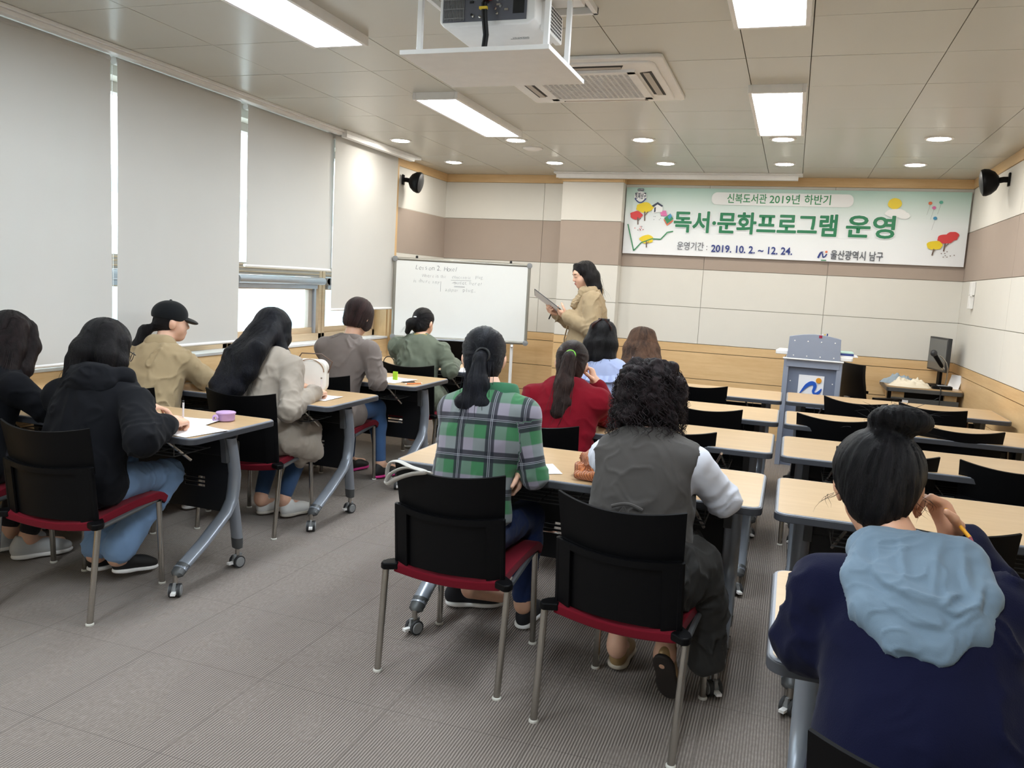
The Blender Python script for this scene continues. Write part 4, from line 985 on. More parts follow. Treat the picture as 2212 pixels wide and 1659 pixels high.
def mat_plaid():
    t = Nt('green_plaid_flannel'); at = t.node('Attribute', attribute_name='fab'); sp = t.node('SeparateXYZ', i_Vector=at.outputs['Vector']); u, v = sp.outputs[0], sp.outputs[1]
    def band(x, per, off, half, soft=.0015):     # 1 inside a stripe
        f = t.math('ABSOLUTE', t.math('SUBTRACT', t.math('FRACT', t.math('ADD', t.math('DIVIDE', x, per), off)), .5))
        return t.node('MapRange', i_Value=f, i_1=(half+soft)/per, i_2=(half-soft)/per).outputs[0]
    lav, grn, navy, wht = rgb(140, 134, 148), rgb(44, 112, 66), rgb(16, 19, 34), rgb(176, 178, 188)
    gu = band(u, .112, .78, .028, .0015); gv = band(v, .134, .76, .034, .002)
    c = t.mix(t.math('MULTIPLY_ADD', gv, .66, t.math('MULTIPLY', gu, .30)), lav, grn)
    du = band(u, .112, .5, .0155); dv = band(v, .134, .5, .020)
    c = t.mix(t.math('MULTIPLY', du, .88), c, navy); c = t.mix(t.math('MULTIPLY', dv, .88), c, navy)
    for x, per, o in ((u, .112, .5), (v, .134, .5)):
        for q in (-.0028, .0028): c = t.mix(t.math('MULTIPLY', band(x, per, o+q/per, .0008, .0005), .75), c, wht)
    t.color(c).set(Roughness=.85, Sheen_Weight=.2); t.bump(t.noise(t.obj(), 700., 2.), .2, .001); return t.m
def mat_denim(name, c): return mat_cloth(name, c, 900, .3, .85, .22, .1)
SK = mat_skin('skin_tone', rgb(222, 176, 150)); SK2 = mat_skin('warm_skin_tone', rgb(212, 160, 130))
HB = mat_hair('black_hair', rgb(4, 4, 5), rgb(30, 26, 30)); HB2 = mat_hair('blue_black_hair', rgb(4, 5, 8), rgb(30, 31, 42)); HD = mat_hair('dark_brown_hair', rgb(24, 15, 15), rgb(74, 50, 48)); HBR = mat_hair('chestnut_hair', rgb(42, 28, 22), rgb(116, 84, 64))

# ---- anatomy
def head_rot(yaw, pitch, roll=0.):
    m = Matrix.Rotation(math.radians(yaw), 3, 'Z') @ Matrix.Rotation(-math.radians(pitch), 3, 'X') @ Matrix.Rotation(math.radians(roll), 3, 'Y')
    return np.array(m, dtype=F32)
def head_prims(c, R, s=1.):
    L = lambda p: A3(c)+R@(A3(p)*s); E = lambda p, r, k=.02: Ell(L(p), A3(r)*s, R, k)
    out = [E((0, -.012, .032), (.074, .091, .080)), E((0, .03, -.02), (.060, .062, .090), .03), E((0, .052, -.086), (.030, .030, .026), .03),
           E((.036, .045, -.038), (.026, .028, .03), .025), E((-.036, .045, -.038), (.026, .028, .03), .025), E((0, .066, .028), (.05, .024, .018), .02),
           Cap(L((0, .086, .008)), L((0, .101, -.026)), .006*s, .010*s, .012), E((.010, .093, -.030), (.008, .009, .007), .008), E((-.010, .093, -.030), (.008, .009, .007), .008),
           E((0, .086, -.056), (.021, .010, .007), .007), E((0, .083, -.066), (.018, .010, .007), .007)]
    for q in (-1, 1): out += [E((q*.030, .078, .004), (.014, .010, .009), .008), E((q*.076, -.008, -.012), (.010, .022, .032), .01), E((q*.085, -.014, -.004), (.007, .014, .022), .006)]
    return out
def hand_prims(w, d, n, side, curl=.35, spread=.12, s=1., g=5, thumb=.5):
    """w wrist, d towards the knuckles, n out of the palm, side +1 right / -1 left"""
    d = unit(d); n = A3(n); n = unit(n-d*(n@d)); t = np.cross(d, n)*side; w = A3(w); out = []
    R = np.stack([t, d, n], 1); out.append(Box(w+d*.045*s, (.037*s, .047*s, .0135*s), R, .013*s, .012, g)); out.append(Cap(w-d*.02, w+d*.02, .025*s, .027*s, .015, g))
    out.append(Ell(w+d*.035*s+t*.022*s+n*.008, (.018*s, .03*s, .014*s), R, .012, g))
    for i, (off, L) in enumerate(((.028, .070), (.010, .078), (-.009, .072), (-.027, .057))):
        p = w+d*.088*s+t*off*s; a = 0.; c = curl*(1+.12*i) if not isinstance(curl, (list, tuple)) else curl[i]; sp = spread*(1.2-.8*i)
        for q, (fr, r0, r1) in enumerate(((.46, .0088, .0082), (.30, .0082, .0076), (.24, .0076, .0066))):
            a += c*(1, 1.25, .8)[q]; v = d*math.cos(a)+n*math.sin(a)+t*sp*math.cos(a)*.5; e = p+v*L*fr*s
            out.append(Cap(p, e, r0*s, r1*s, .0035, g)); p = e
    p = w+d*.022*s+t*.028*s
    for q, (L, r0, r1) in enumerate(((.038, .013, .011), (.032, .0105, .0095), (.026, .0095, .008))):
        v = unit(t*(.80-.35*q*thumb)+d*(.55+.2*q)+n*(.25+.35*q*thumb)); e = p+v*L*s; out.append(Cap(p, e, r0*s, r1*s, .006, g)); p = e
    return out
def lerp(a, b, t): return A3(a)*(1-t)+A3(b)*t
def torso_prims(J, inf=0., g=0, k=.03):
    """pelvis, waist, ribcage; inf swells it into clothing"""
    hip, nk, sl, sr = A3(J['hip']), A3(J['neck']), A3(J['shL']), A3(J['shR']); up = nk-hip; L = np.linalg.norm(up); ex = sr-sl; B = J.get('build', 1.)
    exh = A3(J['kneeR'])-A3(J['kneeL']) if J.get('stand') else ex
    bow = A3(J.get('bow', (0, 0, 0))); R = frame(ex, up); Rh = frame(ex, (0, 0, 1))
    mid = lerp(hip, nk, .35)+bow; ch = lerp(hip, nk, .68)+bow*.8; P = []
    P.append(Ell(hip, A3((.163*B+inf, .108*B+inf*.6, .115+inf)), Rh, k, g))
    P.append(Ell(mid, A3((.130*B+inf, .095*B+inf*.7, .16+inf)), R, k+.02, g))
    P.append(Ell(ch, A3((.146*B+inf, .098*B+inf*.7, .165+inf)), R, k+.01, g))
    P.append(Ell(lerp(ch, nk, .55), A3((.125*B+inf*.8, .070*B+inf*.7, .085+inf*.5)), R, k+.01, g))
    for s in (sl, sr): P.append(Cap(lerp(nk, s, .2)-R[:, 2]*.025, s, .038+inf*.5, .044+inf*.6, .03, g))
    return P, R
def arm(J, side, ru=.044, re=.037, rw=.029, inf=0., end=1., k=.03, g=1):
    s, e, w = A3(J['sh'+side]), A3(J['el'+side]), A3(J['wr'+side]); wi = lerp(e, w, end)
    return [Cap(s, e, ru+.004+inf, re+.003+inf, k, g), Cap(e, wi, re+.002+inf, rw+inf, k, g+1)]
def leg(J, side, inf=0., end=1., k=.04, g=3, rt=.080, rk=.054, ra=.036):
    ex = unit(A3(J['shR'])-A3(J['shL'])) if not J.get('stand') else unit(A3(J['kneeR'])-A3(J['kneeL'])); q = 1 if side == 'R' else -1
    h = A3(J['hip'])+ex*q*.085-A3((0, 0, .02)); kn, an = A3(J['knee'+side]), A3(J['an'+side]); e = lerp(kn, an, end); c = lerp(kn, an, .3)
    return [Cap(h, kn, rt+inf, rk+inf, k, g), Cap(kn, c, rk+inf, rk*.98+inf, k, g), Cap(c, e, rk*.98+inf, ra+inf, k, g)]
def folds(V, N, amp, dirv=(0, 0, 1), freq=16., stretch=.25, seed=0):
    """soft ridges that run mainly along dirv"""
    d = unit(dirv); al = V@d; Q = V-al[:, None]*d+(al*stretch)[:, None]*d
    w = A3((fbm(V*5, seed+11), fbm(V*5, seed+12), fbm(V*5, seed+13))).T*.06
    a = vnoise((Q+w)*freq, seed); b = vnoise((Q+w)*freq*2.1, seed+5)
    c = vnoise((Q+w*1.6)*freq*1.35+7, seed+9); m = np.clip(.55+.9*fbm(V*4.2, seed+21, 2), 0, 1.3)
    return V+N*((1-np.abs(a)*2)*amp*.75+(1-np.abs(b)*2)*amp*.25+((1-np.abs(c))**5*2-.5)*amp*1.0*m)[:, None]
def elbow_folds(V, N, J, amp=.005, sides='LR', fr=95.):
    for s in sides:
        e, sh, w = A3(J['el'+s]), A3(J['sh'+s]), A3(J['wr'+s])
        for a, b in ((sh, e), (e, w)):
            d = unit(b-a); t = (V-e)@d; r = np.linalg.norm(V-e, axis=1); wt = np.exp(-(r/.10)**2)
            V = V+N*(amp*.6*wt*(1-2*np.abs(np.sin(t*fr*.55+2.6*vnoise(V*13, 3)+1.5*vnoise(V*6, 6)))))[:, None]
    return V
def shoe(parent, heel, toe, up=(0, 0, 1), mats=('white', 'white'), low=.075, name='shoe'):
    heel, toe = A3(heel), A3(toe); d = toe-heel; L = float(np.linalg.norm(d)); d = unit(d); u = A3(up); u = unit(u-d*(u@d)); x = np.cross(d, u); R = np.stack([x, d, u], 1); k = L/.24
    P = lambda a, b, c: heel+x*a*k+d*b*k+u*c*k
    pr = [Ell(P(0, .04, .045), (.034*k, .05*k, .048*k), R, .03), Ell(P(0, .12, .038), (.038*k, .075*k, .038*k), R, .03), Ell(P(0, .185, .028), (.042*k, .058*k, .028*k), R, .03), Ell(P(0, .045, .085*low/.075), (.028*k, .035*k, .03*k), R, .02),
          Ell(P(0, .05, .125*low/.075), (.024*k, .034*k, .03*k), R, .01, sub=True), Half(P(0, 0, .006), -u)]
    V, Fc = sculpt(pr, .0045); o = to_obj(name, V, Fc, mats[0], parent)
    sp = [Ell(P(0, .045, .01), (.038*k, .05*k, .02*k), R, .03), Ell(P(0, .12, .01), (.040*k, .09*k, .018*k), R, .03), Ell(P(0, .185, .01), (.045*k, .062*k, .018*k), R, .03), Half(P(0, 0, .0), -u), Half(P(0, 0, .020), u)]
    V, Fc = sculpt(sp, .0045); to_obj('sole', V, Fc, mats[1], o); return o

# ---- hair
def hair_obj(parent, prims, c, R, mat, pole=(0, -.3, .95), groove=.0034, freq=46, curl=0., lines=(), r=.0011, h=.006, name='hair', fringe=0., down=(0, 0, -1), seed=1, org=None):
    """c, R: head frame. g of prims: 0 = combed from/to the pole axis, 1 = hanging locks"""
    V, Fc = sculpt(prims, h); N = normals(V, Fc); g = nearest_group(V, prims)
    ax = R@unit(pole); q = V-A3(c); q = q-(q@ax)[:, None]*ax; e1 = unit(np.cross(ax, A3((.3, .8, .5)))); e2 = np.cross(ax, e1)
    ang = np.arctan2(q@e2, q@e1); al = (V-A3(c))@ax
    S0 = np.stack([np.cos(ang)*6.5, np.sin(ang)*6.5, al*6], 1)
    dn = unit(down); al = V@dn; Q = V-al[:, None]*dn
    S1 = Q*75+(al*5)[:, None]*dn+A3((fbm(V*9, 3), fbm(V*9, 4), fbm(V*9, 5))).T*.7
    S = np.where((g == 1)[:, None], S1, S0*freq/46*1.6)
    n = vnoise(S, seed)*.6+vnoise(S*2.3, seed+1)*.4
    if curl:
        Wp = V*30+A3((fbm(V*20, 1), fbm(V*20, 2), fbm(V*20, 3))).T*1.6; cn = np.sin(Wp.sum(1)*2.2+4*vnoise(V*24, 9)); n = cn*.6+vnoise(V*60, 5)*.5
        V = V+N*(curl*(vnoise(V*26, 7)+.4*cn))[:, None]
    V = V+N*(n*groove)[:, None]
    st = np.clip(.45+.5*n+.25*vnoise(V*12, 8), 0, 1); at = np.stack([st, st*0, st*0], 1)
    ex = strands(lines, r) if len(lines) else None
    return to_obj(name, V, Fc, mat, parent, {'strand': at, 'flow': S}, ex)
def cap_hair(c, R, s=1., vol=1., nape=-.075, face=True):
    L = lambda p: A3(c)+R@(A3(p)*s)
    pr = [Ell(L((0, -.016, .034)), A3((.083*vol, .101*vol, .088*vol))*s, R, .02), Ell(L((0, -.05, -.03)), A3((.070*vol, .062*vol, .075))*s, R, .03)]
    if face: pr += [Ell(L((0, .12, -.045)), A3((.085, .085, .105))*s, R, .012, sub=True)]
    pr += [Half(L((0, 0, nape)), R@A3((0, .25, -1)))]
    return pr
def chain(pts, rs, k=.02, g=1, sub=False):
    rs = rs if isinstance(rs, (list, tuple)) else [rs]*len(pts)
    return [Cap(pts[i], pts[i+1], rs[i], rs[i+1], k, g) for i in range(len(pts)-1)]
def wisps(pts, n, spread, seed, wave=.01, tail=.06):
    """loose strands following a path, ending a little beyond it"""
    r = random.Random(seed); out = []
    for _ in range(n):
        a = r.uniform(0, 6.28); o = Vector((math.cos(a), math.sin(a), 0))*spread*r.uniform(.55, 1.05); ph = r.uniform(0, 6); ln = []
        P = [Vector(tuple(map(float, p))) for p in pts]; m = 10; ext = r.uniform(0, tail)
        for i in range(m+1):
            t = i/m*(len(P)-1); j = min(int(t), len(P)-2); p = P[j].lerp(P[j+1], t-j)
            q = p+o*(1+.3*i/m)+Vector((math.sin(ph+i*.7), math.cos(ph*1.3+i*.6), 0))*wave*i/m
            if i == m: q += (P[-1]-P[-2]).normalized()*ext
            ln.append(q)
        out.append(ln)
    return out
def person(label, J, skin=None, hands=True, h=.0065, s=1.):
    """the body: one continuous surface from head to ankles"""
    t = thing('person', label, 'person')
    c = A3(J['head']); R = head_rot(*J['rot']); J['R'] = R; skin = skin or SK
    P, TR = torso_prims(J, -.012); J['T'] = TR
    P += head_prims(c, R, J.get('hs', .96)); P.append(Cap(A3(J['neck'])+TR[:, 2]*-.02, c+R@A3((0, -.02, -.06)), .053, .048, .03))
    for sd in 'LR': P += arm(J, sd)+leg(J, sd, -.004); P.append(Ell(A3(J['an'+sd])+unit(A3(J['toe'+sd])-A3(J['an'+sd])*A3((1, 1, 0)))*0, (.036, .036, .036), None, .02))
    for sd in 'LR':
        a = A3(J['an'+sd]); to = A3(J['toe'+sd]); P.append(Cap(a-A3((0, 0, .03)), lerp(a, to, .8), .03, .026, .03))
        hd = J.get('hand'+sd)
        if hd: P += hand_prims(J['wr'+sd], hd[0], hd[1], 1 if sd == 'R' else -1, *hd[2:])
    V, Fc = sculpt(P, h); to_obj('body', V, Fc, skin, t); return t
def garment(t, name, prims, mat, h=.007, f=None, J=None, elbow=0., fab=False, smooth=1):
    V, Fc = sculpt(prims, h, smooth); at = None
    if fab:
        g = nearest_group(V, prims); R = J['T']; hip = A3(J['hip']); q = V-hip; U = np.stack([q@R[:, 0], q@R[:, 2]], 1)
        for sd in 'LR':
            for a, b, gi, o in ((J['sh'+sd], J['el'+sd], 1 if sd == 'L' else 11, .31), (J['el'+sd], J['wr'+sd], 2 if sd == 'L' else 12, .03)):
                d = unit(A3(b)-A3(a)); x = unit(np.cross(d, R[:, 1])); m = g == gi; w = V[m]-A3(a); U[m] = np.stack([w@x+.03, o-(w@d)], 1)
        at = {'fab': np.stack([U[:, 0], U[:, 1], U[:, 0]*0], 1)}
    N = normals(V, Fc)
    if elbow: V = elbow_folds(V, N, J, elbow)
    for q in (f or []): V = folds(V, N, *q)
    return to_obj(name, V, Fc, mat, t, at)
def top_prims(J, inf=.018, sleeve=.98, hem=None, neck=.055, arms='LR', ra=.012, k=.03, collar=0.):
    """sweater, jacket or shirt over the torso and arms"""
    P, R = torso_prims(J, inf, 0, k)
    for sd in arms: P += arm(J, sd, inf=ra*.75+.006, end=sleeve, k=.028, g=1 if sd == 'L' else 11)
    up = R[:, 2]; nk = A3(J['neck'])
    if collar: P.append(Cap(nk+up*.0, nk+up*collar+A3(J['head']-nk if False else (0, 0, 0)), .068, .062, .03, 0))
    P.append(Cap(nk+up*.005, lerp(nk, J['head'], .8), neck, neck*1.05, .012, 0, True))
    if hem is not None: P.append(Half(hem[0], hem[1]))
    return P
# ---------------------------------------------------------------- the class
def V3(*a): return A3(a)
DN = (0, 0, -1)
# 1 woman in the black hoodie, writing
J = dict(hip=(-2.79, 2.60, .52), neck=(-2.81, 2.775, .925), head=(-2.885, 2.865, 1.06), rot=(-12, 22, -4), shL=(-3.00, 2.72, .845), shR=(-2.605, 2.735, .850), elL=(-3.06, 2.84, .765), elR=(-2.43, 2.585, .735), wrL=(-2.86, 3.02, .77), wrR=(-2.475, 2.80, .775),
         handR=((-.18, 1, -.05), (-.35, .1, -1), .75, .05), handL=((.6, 1, 0), (0, 0, -1)), kneeL=(-2.93, 2.99, .50), kneeR=(-2.705, 3.03, .465), anL=(-2.90, 2.80, .13), anR=(-2.78, 2.80, .14), toeL=(-2.92, 2.98, .03), toeR=(-2.80, 2.99, .03), build=1.2)
t = person('woman in a black hoodie and pale jeans writing with a pen', J)
blk = mat_cloth('black_jersey', rgb(13, 14, 19), 600, .2, .9, .15, .02)
P = top_prims(J, .034, .80, neck=.06, ra=.024, hem=((-2.79, 2.54, .44), DN))
garment(t, 'hoodie', P, blk, f=[(.006, (0, .4, 1), 11, .35, 3)], J=J, elbow=.006)
R = J['T']; nk = A3(J['neck'])
P = [Ell(nk+R@V3(0, -.085, -.035), (.135, .055, .085), R, .03), Cap(nk+R@V3(-.11, -.02, .01), nk+R@V3(0, -.10, -.02), .045, .05, .03), Cap(nk+R@V3(.11, -.02, .01), nk+R@V3(0, -.10, -.02), .045, .05, .03), Cap(nk+R@V3(-.1, .03, .015), nk+R@V3(-.11, -.02, .01), .03, .045, .03), Cap(nk+R@V3(.1, .03, .015), nk+R@V3(.11, -.02, .01), .03, .045, .03), Ell(nk+R@V3(0, .02, .04), (.075, .075, .09), R, .02, sub=True)]
garment(t, 'hood', P, blk, .006, f=[(.006, (1, 0, 0), 14, .3, 8)])
P = leg(J, 'L', .012, .93, ra=.052)+leg(J, 'R', .012, .93, ra=.058)+[Ell(J['hip'], (.165, .125, .10), None, .04)]
garment(t, 'jeans', P, mat_denim('light_blue_denim', rgb(126, 156, 194)), f=[(.004, (1, .3, .3), 14, .3, 5)])
for a, b in (((-2.905, 2.77, .045), (-2.915, 3.0, .012)), ((-2.795, 2.80, .045), (-2.76, 3.02, .012))): shoe(t, a, b, (0, 0, 1), ('black', 'white'))
R = J['R']; c = A3(J['head']); L = lambda *p: c+R@V3(*p)
pr = cap_hair(c, R, 1.02, 1.07, -.09)+chain([L(-.05, -.05, .05), L(-.078, -.06, -.05), L(-.085, -.055, -.16)], [.05, .05, .03])+chain([L(0, -.07, .05), L(0, -.10, -.05), L(0, -.09, -.17)], [.05, .058, .035])+chain([L(.05, -.05, .05), L(.078, -.045, -.05), L(.088, -.03, -.17)], [.05, .048, .026])+chain([L(.07, .01, .03), L(.088, .02, -.06), L(.09, .03, -.16)], [.04, .034, .014])+chain([L(-.06, -.03, .02), L(-.10, -.06, -.09), L(-.125, -.07, -.17)], [.045, .042, .014])
hair_obj(t, pr, c, R, HB, lines=wisps([L(.07, -.05, -.03), L(.09, -.03, -.13), L(.10, 0, -.18)], 14, .022, 1)+wisps([L(-.07, -.05, -.03), L(-.09, -.05, -.13), L(-.10, -.04, -.18)], 14, .03, 2)+wisps([L(0, -.1, -.05), L(0, -.1, -.17)], 16, .045, 3))
b = MB(); b.tube([L(.074, .0, .0), L(.078, .06, .002), L(.066, .098, .0)], .0022, 'darkgrey', 6); b.tube([L(.040+.026*math.cos(a), .102-.012*math.cos(a), -.008+.021*math.sin(a)) for a in (2*PI*k/14 for k in range(15))], .0018, 'darkgrey', 6); b.tube([L(-.040+.026*math.cos(a), .102+.012*math.cos(a), -.008+.021*math.sin(a)) for a in (2*PI*k/14 for k in range(15))], .0018, 'darkgrey', 6); b.tube([L(-.014, .108, -.004), L(.014, .108, -.004)], .0018, 'darkgrey', 6); b.obj('glasses', t)

# 2 woman at the left edge, black top
J = dict(hip=(-3.42, 2.585, .52), neck=(-3.43, 2.755, .93), head=(-3.44, 2.85, 1.065), rot=(12, 18), shL=(-3.62, 2.71, .86), shR=(-3.25, 2.70, .86), elL=(-3.68, 2.86, .76), elR=(-3.16, 2.80, .75), wrL=(-3.5, 3.02, .77), wrR=(-3.33, 3.0, .77), handR=((-.6, 1, 0), (0, 0, -1)), handL=((.6, 1, 0), (0, 0, -1)),
         kneeL=(-3.54, 3.0, .5), kneeR=(-3.33, 3.0, .5), anL=(-3.55, 2.90, .11), anR=(-3.38, 2.86, .11), toeL=(-3.55, 3.1, .03), toeR=(-3.33, 3.05, .03), build=1.02)
t = person('woman in black at the left picture edge with long dark hair', J, h=.008)
P = top_prims(J, .028, .95, hem=((-3.42, 2.53, .42), DN)); garment(t, 'sweater', P, blk, .008, f=[(.006, (0, .3, 1), 10, .3, 4)])
P = leg(J, 'L', .010, .9)+leg(J, 'R', .010, .9); garment(t, 'trousers', P, mat_cloth('charcoal_cloth', rgb(36, 34, 38)), .008)
shoe(t, (-3.41, 2.80, .008), (-3.29, 3.03, .008), (0, 0, 1), (mat_plain('pale_grey_sneaker', rgb(186, 188, 190), .6), 'white')); shoe(t, (-3.57, 2.84, .008), (-3.52, 3.08, .008), (0, 0, 1), (mat_plain('pale_grey_sneaker', rgb(186, 188, 190), .6), 'white'))
R = J['R']; c = A3(J['head']); L = lambda *p: c+R@V3(*p)
pr = cap_hair(c, R, 1.0, 1.05, -.09)+[q for x in (-.07, -.03, .03, .07) for q in chain([L(x*.8, -.05, .04), L(x, -.095+abs(x)*.5, -.06), L(x*1.15, -.12+abs(x)*.5, -.18), L(x*1.2, -.13+abs(x)*.5, -.30)], [.05, .048, .042, .024])]+chain([L(.06, .03, .06), L(.088, .03, -.03), L(.095, .0, -.15), L(.10, -.03, -.27)], [.03, .036, .036, .012])
hair_obj(t, pr, c, R, mat_hair('red_tipped_dark_hair', rgb(5, 4, 5), rgb(40, 26, 27)), lines=[w for k, x in enumerate((-.06, 0, .06, .08)) for w in wisps([L(x, -.09, -.08), L(x*1.2, -.11, -.2), L(x*1.3, -.10, -.30)], 12, .04, 20+k, .02)])

# 3 woman in the black cap, khaki jacket
J = dict(hip=(-3.39, 3.63, .52), neck=(-3.455, 3.83, .965), head=(-3.475, 3.93, 1.105), rot=(-38, 4), shL=(-3.63, 3.77, .885), shR=(-3.295, 3.835, .885), elL=(-3.62, 4.0, .765), elR=(-3.20, 3.93, .77), wrL=(-3.44, 4.12, .775), wrR=(-3.40, 4.09, .79), handR=((-1, .2, 0), (0, 0, -1)), handL=((1, .3, 0), (0, 0, -1)),
         kneeL=(-3.5, 4.02, .5), kneeR=(-3.29, 4.02, .5), anL=(-3.5, 3.9, .11), anR=(-3.3, 3.9, .11), toeL=(-3.5, 4.1, .03), toeR=(-3.3, 4.1, .03))
t = person('woman in a black cap and khaki jacket resting her arms on the table', J)
khaki = mat_cloth('khaki_cotton', rgb(166, 146, 114), 700, .15, .85, .07, .1)
P = top_prims(J, .030, .97, neck=.056, ra=.016, hem=((-3.39, 3.58, .43), DN)); nk = A3(J['neck']); R = J['T']
garment(t, 'jacket', P, khaki, f=[(.008, (.3, .5, 1), 9, .4, 5)], J=J, elbow=.006)
P = [Cap(nk+R@V3(-.03, -.02, .0), nk+R@V3(.03, -.02, .0), .066, .066, .02), Ell(nk+R@V3(0, .02, .07), (.056, .066, .09), R, .01, sub=True), Half(nk+R@V3(0, 0, .062), R[:, 2])]; garment(t, 'collar', P, khaki, .006)
P = leg(J, 'L', .010, .95)+leg(J, 'R', .010, .95); garment(t, 'trousers', P, mat_cloth('dark_trouser_cloth', rgb(40, 42, 50)), .009)
for x in (-3.5, -3.3): shoe(t, (x, 3.84, .008), (x, 4.08, .008), mats=('white', 'white'))
R = J['R']; c = A3(J['head']); L = lambda *p: c+R@V3(*p)
tie = L(0, -.100, -.040); tw = V3(-3.585, 3.795, .96)
pr = [Ell(L(0, -.03, .0), (.078, .075, .07), R, .02), Ell(L(0, .10, -.05), (.09, .1, .1), R, .01, sub=True), Half(L(0, 0, -.075), R@V3(0, .4, -1))]+chain([tie, tie+V3(-.025, -.035, -.02), tw, tw+V3(-.01, -.005, -.08), tw+V3(.0, .0, -.14)], [.024, .032, .042, .036, .012])
hair_obj(t, pr, c, R, HB, pole=(0, -1, -.2), lines=wisps([tie+V3(-.03, -.035, -.02), tw, tw+V3(.0, .0, -.12)], 26, .036, 31, .02, .05))
pr = [Ell(L(0, -.012, .045), (.084, .103, .083), R, .02), Half(L(0, .0, .012), R@V3(0, -.10, -1)), Ell(L(0, -.13, -.01), (.035, .04, .03), R, .01, sub=True)]
cp = garment(t, 'cap', pr, mat_cloth('black_cap_twill', rgb(17, 19, 22), 800, .2, .8, .1, .1), .005)
pr = [Ell(L(0, .088, .018), (.066, .066, .017), R@head_rot(0, 14), .01), Ell(L(0, .09, -.017), (.060, .10, .014), R@head_rot(0, 14), .01, sub=True), Ell(L(0, .02, .03), (.07, .06, .05), R, .01, sub=True)]
V, Fc = sculpt(pr, .004); to_obj('brim', V, Fc, M['black'], cp)
MB().lathe([(.008, 0), (.006, .006), (.001, .007)], 'black', 10, tuple(L(0, -.012, .127)), Matrix([list(map(float, r)) for r in R]).to_4x4()).obj('button', cp)

# 4 woman with very long black hair, beige coat
J = dict(hip=(-2.79, 3.82, .53), neck=(-2.775, 3.93, .975), head=(-2.815, 4.015, 1.10), rot=(-20, 24, -8), shL=(-2.95, 3.89, .89), shR=(-2.615, 3.905, .90), elL=(-3.0, 4.03, .765), elR=(-2.53, 3.755, .695), wrL=(-2.76, 4.12, .77), wrR=(-2.515, 3.985, .77), handR=((-.12, 1, -.05), (-.4, 0, -1), .7, .05), handL=((.7, .7, 0), (0, 0, -1), .3),
         kneeL=(-2.88, 4.17, .51), kneeR=(-2.68, 4.17, .51), anL=(-2.85, 3.96, .12), anR=(-2.72, 4.0, .12), toeL=(-2.84, 4.14, .03), toeR=(-2.68, 4.17, .03))
t = person('woman with very long black hair in a beige coat, writing', J)
coat = mat_cloth('stone_trench_cotton', rgb(158, 148, 137), 700, .15, .85, .06, .1)
P = top_prims(J, .026, .93, neck=.058, ra=.012)
P += [Cap((-2.70, 3.83, .52), (-2.655, 4.10, .50), .125, .10, .04), Cap((-2.87, 3.84, .52), (-2.88, 4.10, .51), .11, .095, .04), Cap((-2.60, 3.85, .50), (-2.575, 4.05, .42), .075, .065, .05), Cap((-2.60, 3.98, .42), (-2.62, 4.0, .34), .055, .02, .04)]
garment(t, 'coat', P, coat, f=[(.009, (.2, .3, 1), 9, .35, 6), (.004, (0, 1, .3), 17, .3, 9)], J=J, elbow=.006)
P = leg(J, 'L', .006, .92)+leg(J, 'R', .006, .92); garment(t, 'jeans', P, mat_denim('dark_blue_denim', rgb(58, 82, 116)))
wsn = mat_plain('white_canvas', rgb(220, 220, 218), .6)
for a, b in (((-2.865, 3.955, .012), (-2.80, 4.17, .008)), ((-2.715, 3.975, .012), (-2.655, 4.2, .008))): shoe(t, a, b, mats=(wsn, mat_plain('sneaker_rubber', rgb(196, 190, 180), .6)))
R = J['R']; c = A3(J['head']); L = lambda *p: c+R@V3(*p)
end = V3(-2.90, 3.70, .74)
pr = cap_hair(c, R, 1.0, 1.06, -.085)
for x, o in ((-.07, V3(-.06, .0, .06)), (-.035, V3(-.03, -.02, .0)), (0, V3(0.02, -.02, .02)), (.035, V3(.07, 0, .05)), (.065, V3(.13, .03, .14))):
    pr += chain([L(x*.7, -.05, .05), L(x*1.1, -.095+abs(x)*.4, -.05), lerp(L(x*1.1, -.10, -.06), end+o, .5)+V3(.02, -.03, .02), end+o, end+o*.9+V3(-.02, -.01, -.07)], [.05, .05, .05, .038, .012], .03)
pr += chain([L(.07, .01, .04), L(.082, .03, -.05), L(.085, .04, -.13)], [.035, .03, .012])+chain([L(.05, -.03, .03), L(.075, -.04, -.06), V3(-2.70, 3.955, .95), V3(-2.72, 3.90, .84)], [.045, .042, .038, .012])
hair_obj(t, pr, c, R, HB2, lines=[w for k, o in enumerate((V3(-.07, 0, .03), V3(-.03, 0, 0), V3(.03, 0, 0), V3(.09, .02, .06))) for w in wisps([L(0, -.1, -.02), lerp(L(0, -.1, -.02), end+o, .5), end+o, end+o+V3(-.01, 0, -.07)], 16, .045, 40+k, .02)])

# 5 woman with short hair, grey brown jacket
J = dict(hip=(-2.89, 4.79, .53), neck=(-2.835, 4.905, 1.0), head=(-2.815, 4.985, 1.145), rot=(-8, 26, 3), shL=(-3.01, 4.87, .935), shR=(-2.665, 4.88, .94), elL=(-3.03, 5.02, .765), elR=(-2.585, 4.86, .735), wrL=(-2.85, 5.14, .77), wrR=(-2.68, 5.07, .775), handR=((-.6, .9, 0), (0, 0, -1), .6), handL=((.6, .8, 0), (0, 0, -1), .4),
         kneeL=(-2.97, 5.16, .5), kneeR=(-2.755, 5.17, .5), anL=(-2.985, 5.2, .11), anR=(-2.70, 5.15, .12), toeL=(-2.95, 5.4, .03), toeR=(-2.66, 5.34, .03), build=.98)
t = person('woman with short dark brown hair in a grey brown jacket', J)
gb = mat_cloth('grey_brown_twill', rgb(118, 108, 103), 700, .15, .85, .08, .1)
P = top_prims(J, .028, .95, neck=.056, ra=.014, hem=((-2.89, 4.72, .40), DN)); P += [Cap((-2.82, 4.70, .52), (-2.77, 4.86, .50), .15, .10, .05), Cap((-2.96, 4.70, .52), (-2.97, 4.86, .50), .14, .10, .05)]
